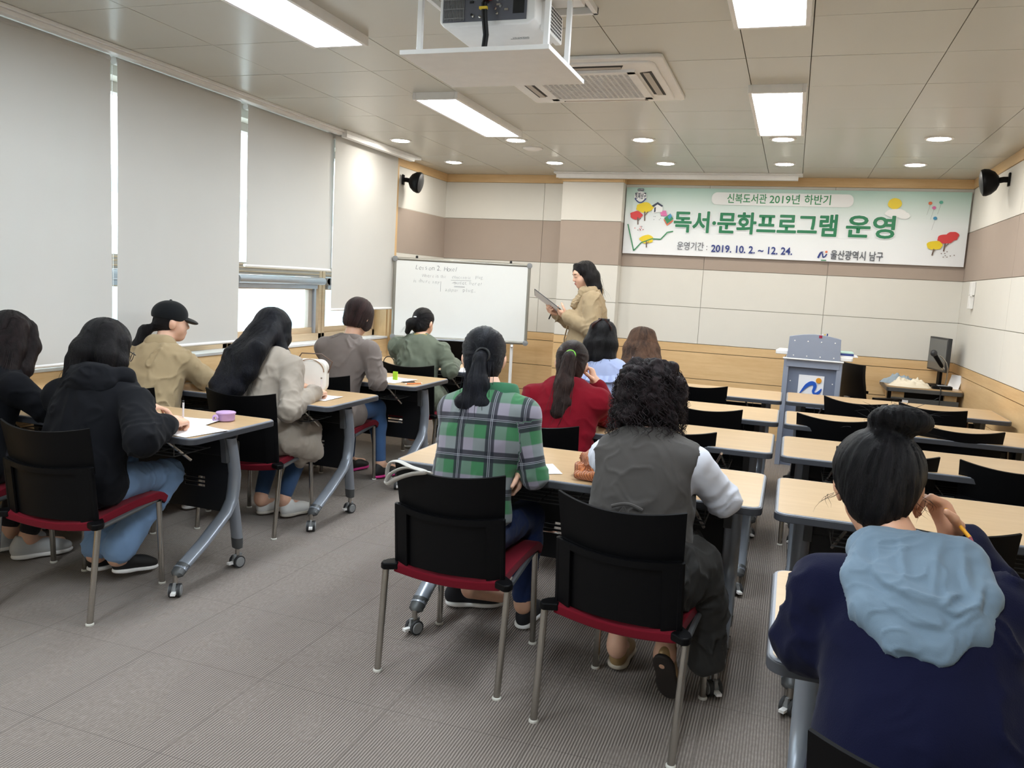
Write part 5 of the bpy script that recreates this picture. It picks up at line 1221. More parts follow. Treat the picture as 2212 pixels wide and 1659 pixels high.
garment(t, 'jacket', P, gb, f=[(.006, (0, .2, 1), 10, .35, 7)], J=J, elbow=.006)
nk = A3(J['neck']); R = J['T']; P = [Cap(nk+R@V3(-.04, -.01, .0), nk+R@V3(.04, -.01, .0), .056, .056, .02), Ell(nk+R@V3(0, .03, .05), (.056, .075, .09), R, .01, sub=True), Half(nk+R@V3(0, 0, .035), R[:, 2])]; garment(t, 'collar', P, gb, .006)
P = leg(J, 'L', .006, .95)+leg(J, 'R', .006, .95); garment(t, 'jeans', P, mat_denim('mid_blue_denim', rgb(62, 90, 130)))
pk = mat_plain('magenta_sole', rgb(214, 50, 140), .5)
for a, b in (((-2.985, 5.15, .008), (-2.93, 5.38, .008)), ((-2.715, 5.09, .008), (-2.64, 5.31, .008))): shoe(t, a, b, mats=('black', pk))
R = J['R']; c = A3(J['head']); L = lambda *p: c+R@V3(*p)
pr = cap_hair(c, R, 1.0, 1.08, -.072)+[Ell(L(0, -.03, .05), (.086, .10, .085), R, .03), Ell(L(.066, .02, -.02), (.022, .05, .06), R, .02), Ell(L(-.066, .02, -.02), (.022, .05, .06), R, .02)]
hair_obj(t, pr, c, R, HD, pole=(0, .1, 1), lines=wisps([L(.06, -.04, 0), L(.07, -.04, -.075)], 14, .02, 51, .006, .02)+wisps([L(-.06, -.04, 0), L(-.07, -.04, -.07)], 14, .02, 52, .006, .02)+wisps([L(0, -.08, 0), L(0, -.085, -.085)], 18, .05, 53, .006, .02))

# 6 woman in the olive jacket
J = dict(hip=(-2.75, 5.79, .53), neck=(-2.775, 5.92, .955), head=(-2.80, 6.0, 1.085), rot=(-6, 16), shL=(-2.965, 5.89, .88), shR=(-2.595, 5.905, .885), elL=(-3.0, 6.05, .765), elR=(-2.485, 5.87, .735), wrL=(-2.82, 6.18, .77), wrR=(-2.55, 6.08, .775), handR=((-.5, .9, 0), (0, 0, -1), .5), handL=((.7, .7, 0), (0, 0, -1), .4),
         kneeL=(-2.93, 6.16, .5), kneeR=(-2.70, 6.16, .5), anL=(-2.97, 6.2, .12), anR=(-2.74, 6.28, .12), toeL=(-2.95, 6.4, .03), toeR=(-2.70, 6.48, .03))
t = person('woman in an olive jacket in front of the whiteboard', J, h=.008)
ol = mat_cloth('olive_cotton', rgb(96, 102, 88), 700, .15, .85, .08, .1)
P = top_prims(J, .032, .95, neck=.056, ra=.018); P += [Cap((-2.68, 5.72, .53), (-2.62, 5.90, .50), .13, .10, .05), Cap((-2.82, 5.72, .53), (-2.85, 5.9, .5), .13, .1, .05), Cap((-2.57, 5.80, .52), (-2.565, 5.86, .34), .06, .05, .05)]
garment(t, 'jacket', P, ol, .008, f=[(.009, (.3, .2, 1), 9, .4, 8)], J=J, elbow=.008)
nk = A3(J['neck']); R = J['T']; P = [Cap(nk+R@V3(-.03, -.005, .0), nk+R@V3(.03, -.005, .0), .058, .058, .02), Ell(nk+R@V3(0, .03, .05), (.054, .07, .09), R, .01, sub=True), Half(nk+R@V3(0, 0, .04), R[:, 2])]; garment(t, 'collar', P, mat_cloth('mustard_lining', rgb(150, 130, 72)), .006)
P = leg(J, 'L', .012, .95)+leg(J, 'R', .012, .95); garment(t, 'trousers', P, mat_cloth('black_trouser_cloth', rgb(22, 22, 26)), .008)
for a, b in (((-3.0, 6.17, .008), (-2.9, 6.39, .008)), ((-2.75, 6.22, .008), (-2.7, 6.46, .008))): shoe(t, a, b, mats=(mat_plain('light_trainer', rgb(170, 166, 164), .6), 'white'))
R = J['R']; c = A3(J['head']); L = lambda *p: c+R@V3(*p); tie = L(-.01, -.105, -.0)
pr = cap_hair(c, R, 1.0, 1.0, -.085)+chain([tie, tie+V3(-.03, -.03, -.03), tie+V3(-.055, -.03, -.10)], [.026, .036, .022])
hair_obj(t, pr, c, R, HB, pole=(0, -1, 0), lines=wisps([tie, tie+V3(-.03, -.03, -.03), tie+V3(-.07, -.03, -.10)], 22, .026, 61, .02, .04))
MB().box(-.012, .012, -.004, .004, -.005, .005, 'paper', Matrix.Translation(Vector(tuple(map(float, tie+V3(.0, -.02, .022)))))).obj('hair_clip', t, .003)

# 7 woman in the green plaid shirt
J = dict(hip=(-1.095, 2.775, .53), neck=(-1.045, 2.875, 1.03), head=(-1.118, 2.965, 1.148), rot=(17, 14, -2), shL=(-1.18, 2.84, .955), shR=(-.905, 2.85, .962), elL=(-1.13, 3.02, .745), elR=(-.850, 2.835, .745), wrL=(-.925, 2.875, .770), wrR=(-1.03, 3.02, .775), handL=((.12, -.22, -1), (-.6, -.3, .0), .75, .03), handR=((-1, .2, 0), (0, 0, -1), .3),
         kneeL=(-1.17, 3.13, .5), kneeR=(-.955, 3.13, .495), anL=(-1.22, 3.20, .13), anR=(-.955, 3.14, .13), toeL=(-1.08, 3.33, .04), toeR=(-.95, 3.33, .03), bow=(0, -.02, 0))
t = person('woman in a green plaid shirt with a low black ponytail', J, h=.006)
P = top_prims(J, .024, .86, neck=.058, ra=.001, hem=((-1.05, 2.73, .575), (.1, -.3, -1))); P += [Ell((-1.085, 2.775, .60), (.165, .115, .12), J['T'], .04)]
pl = mat_plaid(); garment(t, 'shirt', P, pl, .006, f=[(.005, (.2, .1, 1), 9, .35, 9)], J=J, elbow=.005, fab=True)
nk = A3(J['neck']); R = J['T']; P = [Cap(nk+R@V3(-.045, -.0, .0), nk+R@V3(.045, -.0, .0), .062, .062, .02), Ell(nk+R@V3(0, .03, .05), (.058, .075, .09), R, .01, sub=True), Half(nk+R@V3(0, 0, .04), R[:, 2])]; garment(t, 'collar', P, mat_cloth('green_collar_cloth', rgb(58, 112, 82)), .005)
P = leg(J, 'L', .008, .93)+leg(J, 'R', .008, .93)+[Ell((-1.10, 2.74, .53), (.165, .13, .10), None, .04)]; garment(t, 'jeans', P, mat_denim('indigo_denim', rgb(34, 50, 92)), f=[(.003, (1, .2, .4), 15, .3, 5)])
sn = mat_plain('dark_navy_suede', rgb(24, 25, 32), .8)
shoe(t, (-1.34, 3.23, .01), (-1.115, 3.335, .008), mats=(sn, 'white')); shoe(t, (-.955, 3.125, .008), (-.955, 3.37, .008), mats=(sn, 'white'))
R = J['R']; c = A3(J['head']); L = lambda *p: c+R@V3(*p); tie = L(.0, -.112, -.005)
te = V3(-1.08, 2.815, .955)
pr = cap_hair(c, R, 1.0, 1.03, -.085)+chain([tie, tie+V3(-.003, -.022, -.012), lerp(tie, te, .5)+V3(0, -.025, 0), te+V3(0, -.02, 0), te+V3(-.01, -.02, -.05)], [.020, .024, .046, .052, .02], .012)+chain([te+V3(-.04, -.03, .04), te+V3(-.055, -.03, -.03)], [.04, .012])+chain([te+V3(.04, -.03, .04), te+V3(.04, -.03, -.03)], [.035, .012])
hair_obj(t, pr, c, R, HB2, pole=(0, -1, 0), freq=52, h=.005, lines=wisps([tie+V3(0, -.03, -.02), te+V3(0, -.03, .02), te+V3(-.005, -.03, -.06)], 40, .055, 71, .012, .03))
b = MB(); b.tube([tuple(map(float, tie+R@V3(.026*math.cos(a), -.008, .026*math.sin(a)))) for a in (2*PI*k/16 for k in range(17))], .005, 'black', 8); b.obj('hair_tie', t)

# 8 woman with curly hair, charcoal vest dress
J = dict(hip=(-.42, 2.635, .53), neck=(-.425, 2.765, .93), head=(-.445, 2.875, 1.055), rot=(2, 24), shL=(-.560, 2.74, .87), shR=(-.262, 2.725, .88), elL=(-.535, 3.0, .755), elR=(-.163, 2.80, .758), wrL=(-.42, 3.12, .77), wrR=(-.225, 3.025, .77), handL=((.6, .8, 0), (0, 0, -1), .3), handR=((-.15, 1, 0), (-.3, 0, -1), .7, .05),
         kneeL=(-.52, 2.98, .5), kneeR=(-.32, 2.96, .5), anL=(-.51, 2.93, .12), anR=(-.31, 2.75, .20), toeL=(-.50, 3.12, .03), toeR=(-.29, 2.83, .04), build=1.1)
t = person('woman with curly dark hair in a charcoal vest over white sleeves', J, h=.006)
wh = mat_cloth('white_jersey', rgb(206, 208, 218), 800, .15, .85, .04, .1)
P = top_prims(J, .004, .9, neck=.062, ra=.010); garment(t, 'shirt', P, wh, f=[(.003, (.2, 1, .2), 16, .3, 9)], J=J, elbow=.006)
ch = mat_cloth('charcoal_linen', rgb(74, 71, 69), 900, .25, .9, .12, .12)
P = top_prims(J, .031, arms='', neck=.060); R = J['T']; cut = P.pop()
for s in 'LR': P.append(Cap(lerp(J['neck'], J['sh'+s], .3)-R[:, 2]*.015, lerp(J['neck'], J['sh'+s], .80)-R[:, 2]*.006, .062, .062, .03))
P.append(cut)
for s in 'LR': q = 1 if s == 'R' else -1; P.append(Ell(A3(J['sh'+s])+R@V3(q*(.048 if q > 0 else .060), .01, -.045), (.062, .080, .13), R, .012, sub=True))
nv = len(P); P += [Ell((-.42, 2.65, .56), (.20, .125, .15), None, .04), Cap((-.52, 2.62, .52), (-.53, 2.96, .51), .12, .09, .05), Cap((-.32, 2.62, .52), (-.31, 2.96, .51), .12, .09, .05), Cap((-.235, 2.68, .55), (-.20, 2.76, .40), .085, .075, .05), Cap((-.20, 2.76, .40), (-.175, 2.76, .20), .075, .055, .05), Cap((-.22, 2.82, .42), (-.20, 2.84, .22), .06, .05, .05)]
SKP = P[nv:]; VP = P[:nv]+[Ell((-.42, 2.65, .60), (.175, .115, .13), None, .04), Half((-.42, 2.64, .56), DN)]
vest = garment(t, 'vest', VP, ch, .006, f=[(.004, (.1, .2, 1), 10, .3, 11), (.0025, (1, 0, .1), 13, .2, 3)])
garment(t, 'skirt', SKP, mat_cloth('charcoal_skirt_cloth', rgb(44, 43, 42), 900, .25, .7, .2, .05), .006, f=[(.009, (.1, .3, 1), 11, .22, 11), (.004, (.1, .2, 1), 21, .3, 3)])
R = J['T']; b = MB(); vv = np.array([v.co for v in vest.data.vertices]); qq = vv[(np.abs(vv[:, 0]+.445) < .02) & (np.abs(vv[:, 2]-.745) < .015)]; ww = V3(-.445, qq[:, 1].min()-.003, .752)
b.tube([tuple(map(float, ww+V3(x, -.004+.02*abs(x)/.06*0, .01*math.cos(x*40)))) for x in np.linspace(-.05, .05, 8)], .006, ch, 8)
for k in range(9): b.tube([tuple(map(float, ww+V3(-.01, -.004, .0))), tuple(map(float, ww+V3(-.04+.009*k, -.012, -.05-.006*(k % 3))))], [.003, .005], ch, 6)
b.obj('drawstring', t)
gold = mat_plain('gold_leather', rgb(168, 138, 96), .4, .3)
shoe(t, (-.51, 2.93, .012), (-.51, 3.17, .008), mats=(gold, mat_plain('pale_sole', rgb(190, 180, 164), .6))); shoe(t, (-.315, 2.695, .205), (-.285, 2.80, .01), (.1, .9, .45), mats=(gold, mat_plain('dark_tread_sole', rgb(44, 38, 36), .7)))
R = J['R']; c = A3(J['head']); L = lambda *p: c+R@V3(*p); rnd = random.Random(12)
pr = [Ell(L(0, -.03, .045), (.108, .118, .095), R, .03), Ell(L(0, -.055, -.035), (.112, .085, .085), R, .03), Ell(L(0, .13, -.05), (.085, .085, .10), R, .012, sub=True)]
for k in range(170):
    a = rnd.uniform(0, 2*PI); z = rnd.uniform(-.11, .12); rr = .107*math.sqrt(max(.05, 1-(max(0, z-.03)/.11)**2)); p = V3(rr*math.cos(a), -.04+rr*.95*math.sin(a), z)
    if p[1] > .06 and z < .06: continue
    pr.append(Ell(L(*p), (rnd.uniform(.010, .018),)*3, None, .022))
curls = []
for k in range(560):
    a = rnd.uniform(PI*.85, PI*2.15); z = rnd.uniform(-.12, .125); rr = .118*math.sqrt(max(.05, 1-(max(0, z-.03)/.115)**2)); p0 = V3(rr*math.cos(a), -.04+rr*math.sin(a), z); ln = []
    ph = rnd.uniform(0, 6); cr = rnd.uniform(.006, .014)
    for i in range(11): ln.append(Vector(tuple(map(float, L(*(p0*V3(1.02+.010*i, 1.02+.010*i, 1.02)+V3(cr*math.cos(ph+i*.9), cr*math.sin(ph+i*.9)*.5, -.006*i)))))))
    curls.append(ln)
hair_obj(t, pr, c, R, mat_hair('dark_curly_hair', rgb(7, 5, 7), rgb(44, 30, 33), .45), curl=.005, groove=.003, lines=curls, r=.0013, h=.005)

# 9 woman in the red sweater
J = dict(hip=(-1.06, 3.90, .53), neck=(-1.045, 4.025, .935), head=(-1.06, 4.105, 1.045), rot=(9, 12, 3), shL=(-1.215, 3.99, .865), shR=(-.885, 4.0, .87), elL=(-1.22, 4.15, .76), elR=(-.862, 4.215, .765), wrL=(-1.05, 4.28, .77), wrR=(-.945, 4.205, .935), handL=((.8, .4, 0), (0, 0, -1), .3), handR=((-.35, .05, .9), (-.8, -.1, -.2), .8),
         kneeL=(-1.17, 4.27, .5), kneeR=(-.95, 4.27, .5), anL=(-1.17, 4.2, .11), anR=(-.95, 4.2, .11), toeL=(-1.17, 4.4, .03), toeR=(-.95, 4.4, .03), build=1.04)
t = person('woman in a red sweater with a long ponytail, hand at her cheek', J, h=.007)
P = top_prims(J, .028, .88, neck=.056, ra=.020, hem=((-1.06, 3.86, .44), DN)); garment(t, 'sweater', P, mat_knit('crimson_knit', rgb(116, 15, 30)), f=[(.006, (.2, .2, 1), 10, .4, 12)], J=J, elbow=.006)
P = leg(J, 'L', .010, .95)+leg(J, 'R', .010, .95); garment(t, 'trousers', P, mat_cloth('black_trouser', rgb(24, 24, 28)), .009)
for x in (-1.17, -.95): shoe(t, (x, 4.14, .008), (x, 4.38, .008), mats=(wsn, 'white'))
R = J['R']; c = A3(J['head']); L = lambda *p: c+R@V3(*p); tie = L(.0, -.112, .03); te = V3(-1.05, 3.92, .815)
pr = cap_hair(c, R, 1.0, 1.02, -.09)+chain([tie, tie+V3(.0, -.03, -.01), lerp(tie, te, .5)+V3(0, -.035, 0), te+V3(-.005, -.02, 0), te+V3(-.02, -.01, -.07)], [.022, .03, .046, .048, .014], .02)+chain([te+V3(.03, -.02, .05), te+V3(.035, -.01, -.03)], [.035, .01])
hair_obj(t, pr, c, R, mat_hair('brown_black_hair', rgb(18, 13, 13), rgb(72, 54, 50)), pole=(0, -1, .3), lines=wisps([tie+V3(0, -.03, -.02), te+V3(0, -.03, .03), te+V3(-.01, -.02, -.08)], 40, .05, 91, .018, .05))
b = MB(); b.tube([tuple(map(float, tie+R@V3(.025*math.cos(a), -.010, .025*math.sin(a)))) for a in (2*PI*k/16 for k in range(17))], .004, mat_plain('lime_elastic', rgb(120, 190, 60), .6), 8); b.obj('hair_tie', t)
b = MB(); w, e = A3(J['wrR']), A3(J['elR']); d = unit(w-e); u = unit(np.cross(d, V3(0, 1, 0))); v = np.cross(d, u); q = lerp(e, w, .93); b.tube([tuple(map(float, q+u*.033*math.cos(a)+v*.033*math.sin(a))) for a in (2*PI*k/16 for k in range(17))], .003, 'black', 6); b.obj('bracelet', t)

# 10 woman in the pale blue ruffled blouse
J = dict(hip=(-1.06, 4.96, .53), neck=(-1.085, 5.06, .975), head=(-1.132, 5.14, 1.115), rot=(4, 12), shL=(-1.245, 5.03, .895), shR=(-.935, 5.035, .90), elL=(-1.26, 5.18, .765), elR=(-.90, 5.2, .77), wrL=(-1.1, 5.3, .77), wrR=(-1.02, 5.3, .77), handL=((.8, .5, 0), (0, 0, -1), .3), handR=((-.8, .5, 0), (0, 0, -1), .3),
         kneeL=(-1.16, 5.31, .5), kneeR=(-.95, 5.31, .5), anL=(-1.16, 5.25, .11), anR=(-.95, 5.25, .11), toeL=(-1.16, 5.45, .03), toeR=(-.95, 5.45, .03))
t = person('woman in a pale blue ruffled blouse with a claw clip in her hair', J, h=.008)
pb = mat_cloth('pale_blue_poplin', rgb(164, 176, 212), 800, .15, .85, .04, .1)
P = top_prims(J, .024, .93, neck=.056, ra=.016, hem=((-1.06, 4.9, .46), DN)); garment(t, 'blouse', P, pb, .008, f=[(.006, (.2, .2, 1), 10, .4, 13)])
nk = A3(J['neck']); R = J['T']; b = MB()
def ruff(u, v):
    a = -PI*.06-PI*.88*u; rx, ry = .175+.02*v, .10+.03*v; wv = .016*math.sin(u*80)*v; dz = -.052-.045*math.sin(PI*u)-.045*v
    p = nk+R@V3((rx+wv)*math.cos(a), (ry+.02+wv)*math.sin(a)-.005, dz+.10*(abs(2*u-1)**3)); return tuple(map(float, p))
b.grid(ruff, 110, 4, pb, .002); b.obj('ruffle_collar', t)
P = leg(J, 'L', .010, .95)+leg(J, 'R', .010, .95); garment(t, 'trousers', P, 'black', .009)
for x in (-1.16, -.95): shoe(t, (x, 5.19, .008), (x, 5.43, .008), mats=(wsn, 'white'))
R = J['R']; c = A3(J['head']); L = lambda *p: c+R@V3(*p)
pr = cap_hair(c, R, 1.0, 1.06, -.085)+[q for x in (-.055, 0, .055) for q in chain([L(x*.6, -.05, .06), L(x*1.1, -.09+abs(x)*.4, -.04), L(x*1.15, -.10+abs(x)*.4, -.13), L(x*1.1, -.09+abs(x)*.4, -.19)], [.05, .05, .042, .016])]
hair_obj(t, pr, c, R, HB, lines=[w for k, x in enumerate((-.05, 0, .05)) for w in wisps([L(x, -.1, -.05), L(x, -.11, -.14), L(x, -.10, -.19)], 14, .04, 100+k, .012, .04)], h=.007)
b = MB(); dk = mat_plain('brown_clip_plastic', rgb(58, 36, 34), .3)
for s in (-1, 1):
    b.grid(lambda u, v: tuple(map(float, L(s*(.012+.05*v), -.055-.045*math.sin(PI*u)*.6-.03*v, .108+.016*math.sin(PI*u)-.075*v*(.5+.5*u)))), 10, 5, dk, .006)
b.tube([tuple(map(float, L(-.03, -.06, .120))), tuple(map(float, L(.04, -.07, .115)))], .010, 'black', 8); b.obj('claw_clip', t)

# 11 woman with long chestnut hair
J = dict(hip=(-.98, 5.96, .53), neck=(-1.0, 6.01, .905), head=(-1.035, 6.06, 1.045), rot=(6, 14), shL=(-1.16, 5.99, .835), shR=(-.84, 5.99, .84), elL=(-1.22, 6.14, .765), elR=(-.86, 6.16, .765), wrL=(-1.05, 6.28, .77), wrR=(-.98, 6.28, .77), handL=((.8, .5, 0), (0, 0, -1), .3), handR=((-.8, .5, 0), (0, 0, -1), .3),
         kneeL=(-1.08, 6.31, .5), kneeR=(-.88, 6.31, .5), anL=(-1.08, 6.25, .11), anR=(-.88, 6.25, .11), toeL=(-1.08, 6.45, .03), toeR=(-.88, 6.45, .03))
t = person('woman with long chestnut hair, near the instructor', J, h=.008)
P = top_prims(J, .024, .93, ra=.016, hem=((-1.0, 5.9, .45), DN)); garment(t, 'top', P, mat_cloth('dark_print_cloth', rgb(48, 38, 40), 300, .2, .85, .4, .1), .008, f=[(.006, (.2, .2, 1), 10, .4, 14)])
P = leg(J, 'L', .010, .95)+leg(J, 'R', .010, .95); garment(t, 'trousers', P, 'black', .009)
for x in (-1.08, -.88): shoe(t, (x, 6.19, .008), (x, 6.43, .008), mats=(wsn, 'white'))
R = J['R']; c = A3(J['head']); L = lambda *p: c+R@V3(*p)
pr = cap_hair(c, R, 1.0, 1.06, -.085)+[q for x in (-.075, -.04, 0, .04, .08) for q in chain([L(x*.6, -.05, .06), L(x*1.1, -.09+abs(x)*.4, -.05), L(x*1.35+.015, -.12+abs(x)*.3, -.17), L(x*1.6+.04, -.12+abs(x)*.3, -.27), L(x*1.9+.075, -.11, -.33)], [.05, .05, .048, .044, .016])]
hair_obj(t, pr, c, R, HBR, lines=[w for k, x in enumerate((-.07, 0, .07)) for w in wisps([L(x, -.1, -.05), L(x*1.35+.02, -.13, -.17), L(x*1.7+.05, -.12, -.32)], 18, .045, 110+k, .015, .05)], h=.007)

# 12 woman in the navy cardigan with a pale blue hood
J = dict(hip=(.31, 1.47, .53), neck=(.272, 1.74, .935), head=(.205, 1.85, 1.065), rot=(-6, 24, -3), shL=(.120, 1.68, .875), shR=(.410, 1.67, .88), elL=(.088, 1.675, .775), elR=(.52, 1.80, .76), wrL=(.17, 1.90, .775), wrR=(.375, 1.905, .955), handL=((.8, .6, 0), (0, 0, -1), .3), handR=((-.45, .05, .8), (-.75, -.35, -.3), .75, .08),
         kneeL=(.22, 1.83, .5), kneeR=(.42, 1.83, .5), anL=(.22, 1.8, .11), anR=(.42, 1.8, .11), toeL=(.22, 2.0, .03), toeR=(.42, 2.0, .03), build=1.02, bow=(0, -.05, 0))
t = person('woman in a navy cardigan with a pale blue hood and hair bun', J, SK2, h=.005)
P = top_prims(J, .030, .90, neck=.060, ra=.026, hem=((.31, 1.40, .36), DN)); P += [Ell((.31, 1.48, .52), (.225, .15, .17), None, .05), Ell((.30, 1.53, .66), (.185, .125, .15), None, .06)]
garment(t, 'cardigan', P, mat_knit('navy_knit', rgb(13, 15, 40)), .006, f=[(.006, (.1, .3, 1), 9, .4, 15)], J=J, elbow=.007)
nk = A3(J['neck']); R = J['T']; lb = mat_cloth('chambray_linen', rgb(104, 122, 138), 700, .2, .85, .06, .15)
H = lambda *p: nk+R@V3(*p)
P = torso_prims(J, .044, 0, .03)[0] + [Ell(H(.0, -.06, -.075), (.108, .14, .135), R, .015, sub='cut'), Cap(H(-.07, -.055, .012), H(.07, -.055, .012), .040, .040, .03), Cap(H(-.09, -.045, .005), H(-.08, .03, .015), .032, .028, .03), Cap(H(.09, -.045, .005), H(.08, .03, .015), .032, .028, .03)]
rim = [H(-.098, -.072, -.005), H(-.108, -.100, -.065), H(-.085, -.120, -.13), H(-.035, -.132, -.178), H(.025, -.134, -.185), H(.078, -.124, -.14), H(.106, -.102, -.07), H(.096, -.07, .0)]
P += chain(rim, [.020, .026, .032, .034, .034, .034, .028, .022], .012, 0)
P += [Ell(H(0, .045, .06), (.066, .085, .10), R, .02, sub=True)]
V, Fc = sculpt(P, .0045); N = normals(V, Fc); q = (V-nk)@R; x, z = q[:, 0], q[:, 2]
def crease(pts, wd, amp):     # a soft fold with one sharp side along a line on the back
    best = np.full(len(V), 9., F32); sg = np.zeros(len(V), F32); tt = np.zeros(len(V), F32)
    for k, ((x0, z0), (x1, z1)) in enumerate(zip(pts, pts[1:])):
        dx, dz = x1-x0, z1-z0; L2 = dx*dx+dz*dz; t_ = np.clip(((x-x0)*dx+(z-z0)*dz)/L2, 0, 1); ex, ez = x-x0-t_*dx, z-z0-t_*dz; d = np.hypot(ex, ez); m = d < best
        best[m] = d[m]; sg[m] = np.sign(dx*ez-dz*ex)[m]; tt[m] = ((k+t_)/(len(pts)-1))[m]
    w_ = np.where(sg > 0, np.exp(-(best/wd)**2), np.exp(-(best/(wd*.28))**2)); return amp*w_*np.sin(np.pi*np.clip(tt*.9+.05, 0, 1))**.6*(q[:, 1] < .0)
D = crease([(-.105, -.035), (-.06, -.085), (-.01, -.108), (.02, -.112)], .020, .012)+crease([(.02, -.112), (.05, -.125), (.085, -.105), (.10, -.05)], .018, .012)
D += crease([(.025, .02), (.018, -.05), (.012, -.10)], .010, .005)+crease([(-.035, .02), (-.034, -.03), (-.03, -.075)], .012, .006)+crease([(.07, .01), (.066, -.04), (.075, -.085)], .013, .007)+crease([(-.075, .0), (-.07, -.035)], .012, .005)
D += crease([(.03, -.118), (.045, -.095), (.055, -.085)], .010, .007)+crease([(-.07, -.115), (-.02, -.15), (.04, -.155)], .014, .006)+crease([(.06, -.14), (.085, -.115), (.095, -.08)], .012, .006)
V = V+N*D[:, None]; V = folds(V, N, .0022, (.2, 0, 1), 24, .25, 4); to_obj('hood', V, Fc, lb, t)
P = leg(J, 'L', .010, .95)+leg(J, 'R', .010, .95); garment(t, 'trousers', P, mat_denim('dark_denim', rgb(36, 42, 60)), .009)
for x in (.22, .42): shoe(t, (x, 1.74, .008), (x, 1.98, .008), mats=('black', 'white'))
R = J['R']; c = A3(J['head']); L = lambda *p: c+R@V3(*p); bun = L(.024, -.075, .125)
pr = [Ell(L(0, -.02, .030), (.092, .105, .088), R, .02), Ell(L(0, -.048, -.035), (.058, .056, .070), R, .045), Ell(L(0, .12, -.045), (.09, .10, .105), R, .012, sub=True), Half(L(0, 0, -.10), R@V3(0, .1, -1)), Ell(bun, (.052, .046, .030), R, .018, 2), Ell(bun+R@V3(.035, -.005, -.004), (.038, .036, .024), R, .015, 2)]
fly = []
rnd = random.Random(77)
for k in range(34):
    a = rnd.uniform(-.5, 3.6); p = L(.06*math.cos(a), -.06+.04*math.sin(a), .11+.03*math.sin(a)) if k % 2 else bun+R@V3(.045*math.cos(a), -.02, .03*math.sin(a)); d = R@V3(math.cos(a)+.3, rnd.uniform(-.4, .2), rnd.uniform(-.1, .9))*rnd.uniform(.02, .055)
    fly.append([Vector(tuple(map(float, p+d*q+V3(.004*math.sin(q*5+k), 0, -.012*q*q)))) for q in (0, .25, .5, .75, 1)])
for s in (-1, 1):
    for k in range(7):
        p = L(s*(.082+.006*rnd.random()), -.01-.03*rnd.random(), -.01-.03*rnd.random()); d = R@V3(s*rnd.uniform(.1, .8), rnd.uniform(-.2, .4), -1)*rnd.uniform(.02, .042)
        fly.append([Vector(tuple(map(float, p+d*q+R@V3(s*.012*math.sin(q*2.6+k), 0, 0)))) for q in (0, .25, .5, .75, 1)])
hair_obj(t, pr, c, R, HB, pole=(.15, -.5, .86), lines=fly, r=.00055, h=.005, freq=60)

# 13 the instructor
J = dict(hip=(-1.66, 6.96, .93), neck=(-1.665, 6.955, 1.405), head=(-1.735, 6.935, 1.545), rot=(122, 16, 0), shL=(-1.615, 6.80, 1.335), shR=(-1.725, 7.10, 1.34), elL=(-1.575, 6.73, 1.085), elR=(-1.80, 7.13, 1.09), wrL=(-1.815, 6.80, 1.185), wrR=(-1.965, 6.99, 1.19), handL=((-.9, .35, .25), (.1, .75, .6), (.35, .35, .3, .3), .05), handR=((-.55, -.75, .2), (.2, -.2, .95), .75, .05),
         kneeL=(-1.66, 6.87, .5), kneeR=(-1.70, 7.04, .5), anL=(-1.64, 6.86, .10), anR=(-1.68, 7.04, .10), toeL=(-1.86, 6.84, .03), toeR=(-1.90, 7.03, .03), stand=True)
t = person('instructor with black hair and khaki trench coat reading from a black clipboard', J, h=.005)
kh = mat_cloth('khaki_trench_cotton', rgb(160, 141, 112), 700, .15, .85, .08, .1)
P = top_prims(J, .034, .93, neck=.058, ra=.030); P += [Cap((-1.66, 6.96, .92), (-1.66, 6.96, .62), .19, .21, .06), Cap((-1.665, 6.955, 1.2), (-1.66, 6.96, .92), .15, .18, .06), Half((0, 0, .56), DN)]
garment(t, 'trench_coat', P, kh, .0065, f=[(.010, (.1, .1, 1), 8, .35, 21), (.004, (.3, .2, 1), 17, .4, 22)], J=J, elbow=.007)
R = J['T']; nk = A3(J['neck'])
P = [Cap(nk+V3(.02, -.06, .0), nk+V3(.04, .05, .0), .055, .055, .03), Cap(nk+V3(-.05, -.065, .0), nk+V3(-.11, -.10, -.12), .03, .035, .03), Cap(nk+V3(-.05, .055, .0), nk+V3(-.12, .08, -.12), .03, .035, .03), Cap(nk+V3(.02, -.06, .0), nk+V3(-.05, -.065, .0), .045, .03, .03), Ell(nk+V3(-.03, 0, .05), (.062, .056, .09), None, .01, sub=True), Half(nk+V3(0, 0, .055), (-.3, 0, 1))]
garment(t, 'collar', P, kh, .005, f=[(.004, (1, 0, 0), 18, .4, 2)])
b = MB(); b.tube([(-1.84, 6.90, 1.10), (-1.86, 6.885, .98), (-1.855, 6.875, .86), (-1.85, 6.87, .74)], .014, kh, 8, sq=(1, .4)); b.obj('belt_end', t)
P = leg(J, 'L', .012, .97)+leg(J, 'R', .012, .97); garment(t, 'trousers', P, 'black', .009)
for a, b_ in (((-1.60, 6.86, .008), (-1.84, 6.85, .008)), ((-1.64, 7.04, .008), (-1.88, 7.03, .008))): shoe(t, a, b_, mats=('black', 'black'))
R = J['R']; c = A3(J['head']); L = lambda *p: c+R@(V3(*p)*.96); b = MB()
for s in (-1, 1):
    b.tube([tuple(map(float, L(s*(.017+.026*k/6), .0905-.010*(k/6)**2-.001, -.0005-.0035*math.sin(PI*k/6)))) for k in range(7)], .0016, 'black', 6)
o = b.obj('eyelid_line', t); b = MB()
for s in (-1, 1): b.tube([tuple(map(float, L(s*(.014+.034*k/6), .094-.014*(k/6)**2, .021+.006*math.sin(PI*k/7)))) for k in range(7)], .0022, mat_plain('brow_hair', rgb(48, 36, 32), .8), 6)
b.obj('eyebrow', t); b = MB(); lp = mat_plain('lip_rose', rgb(176, 92, 92), .4)
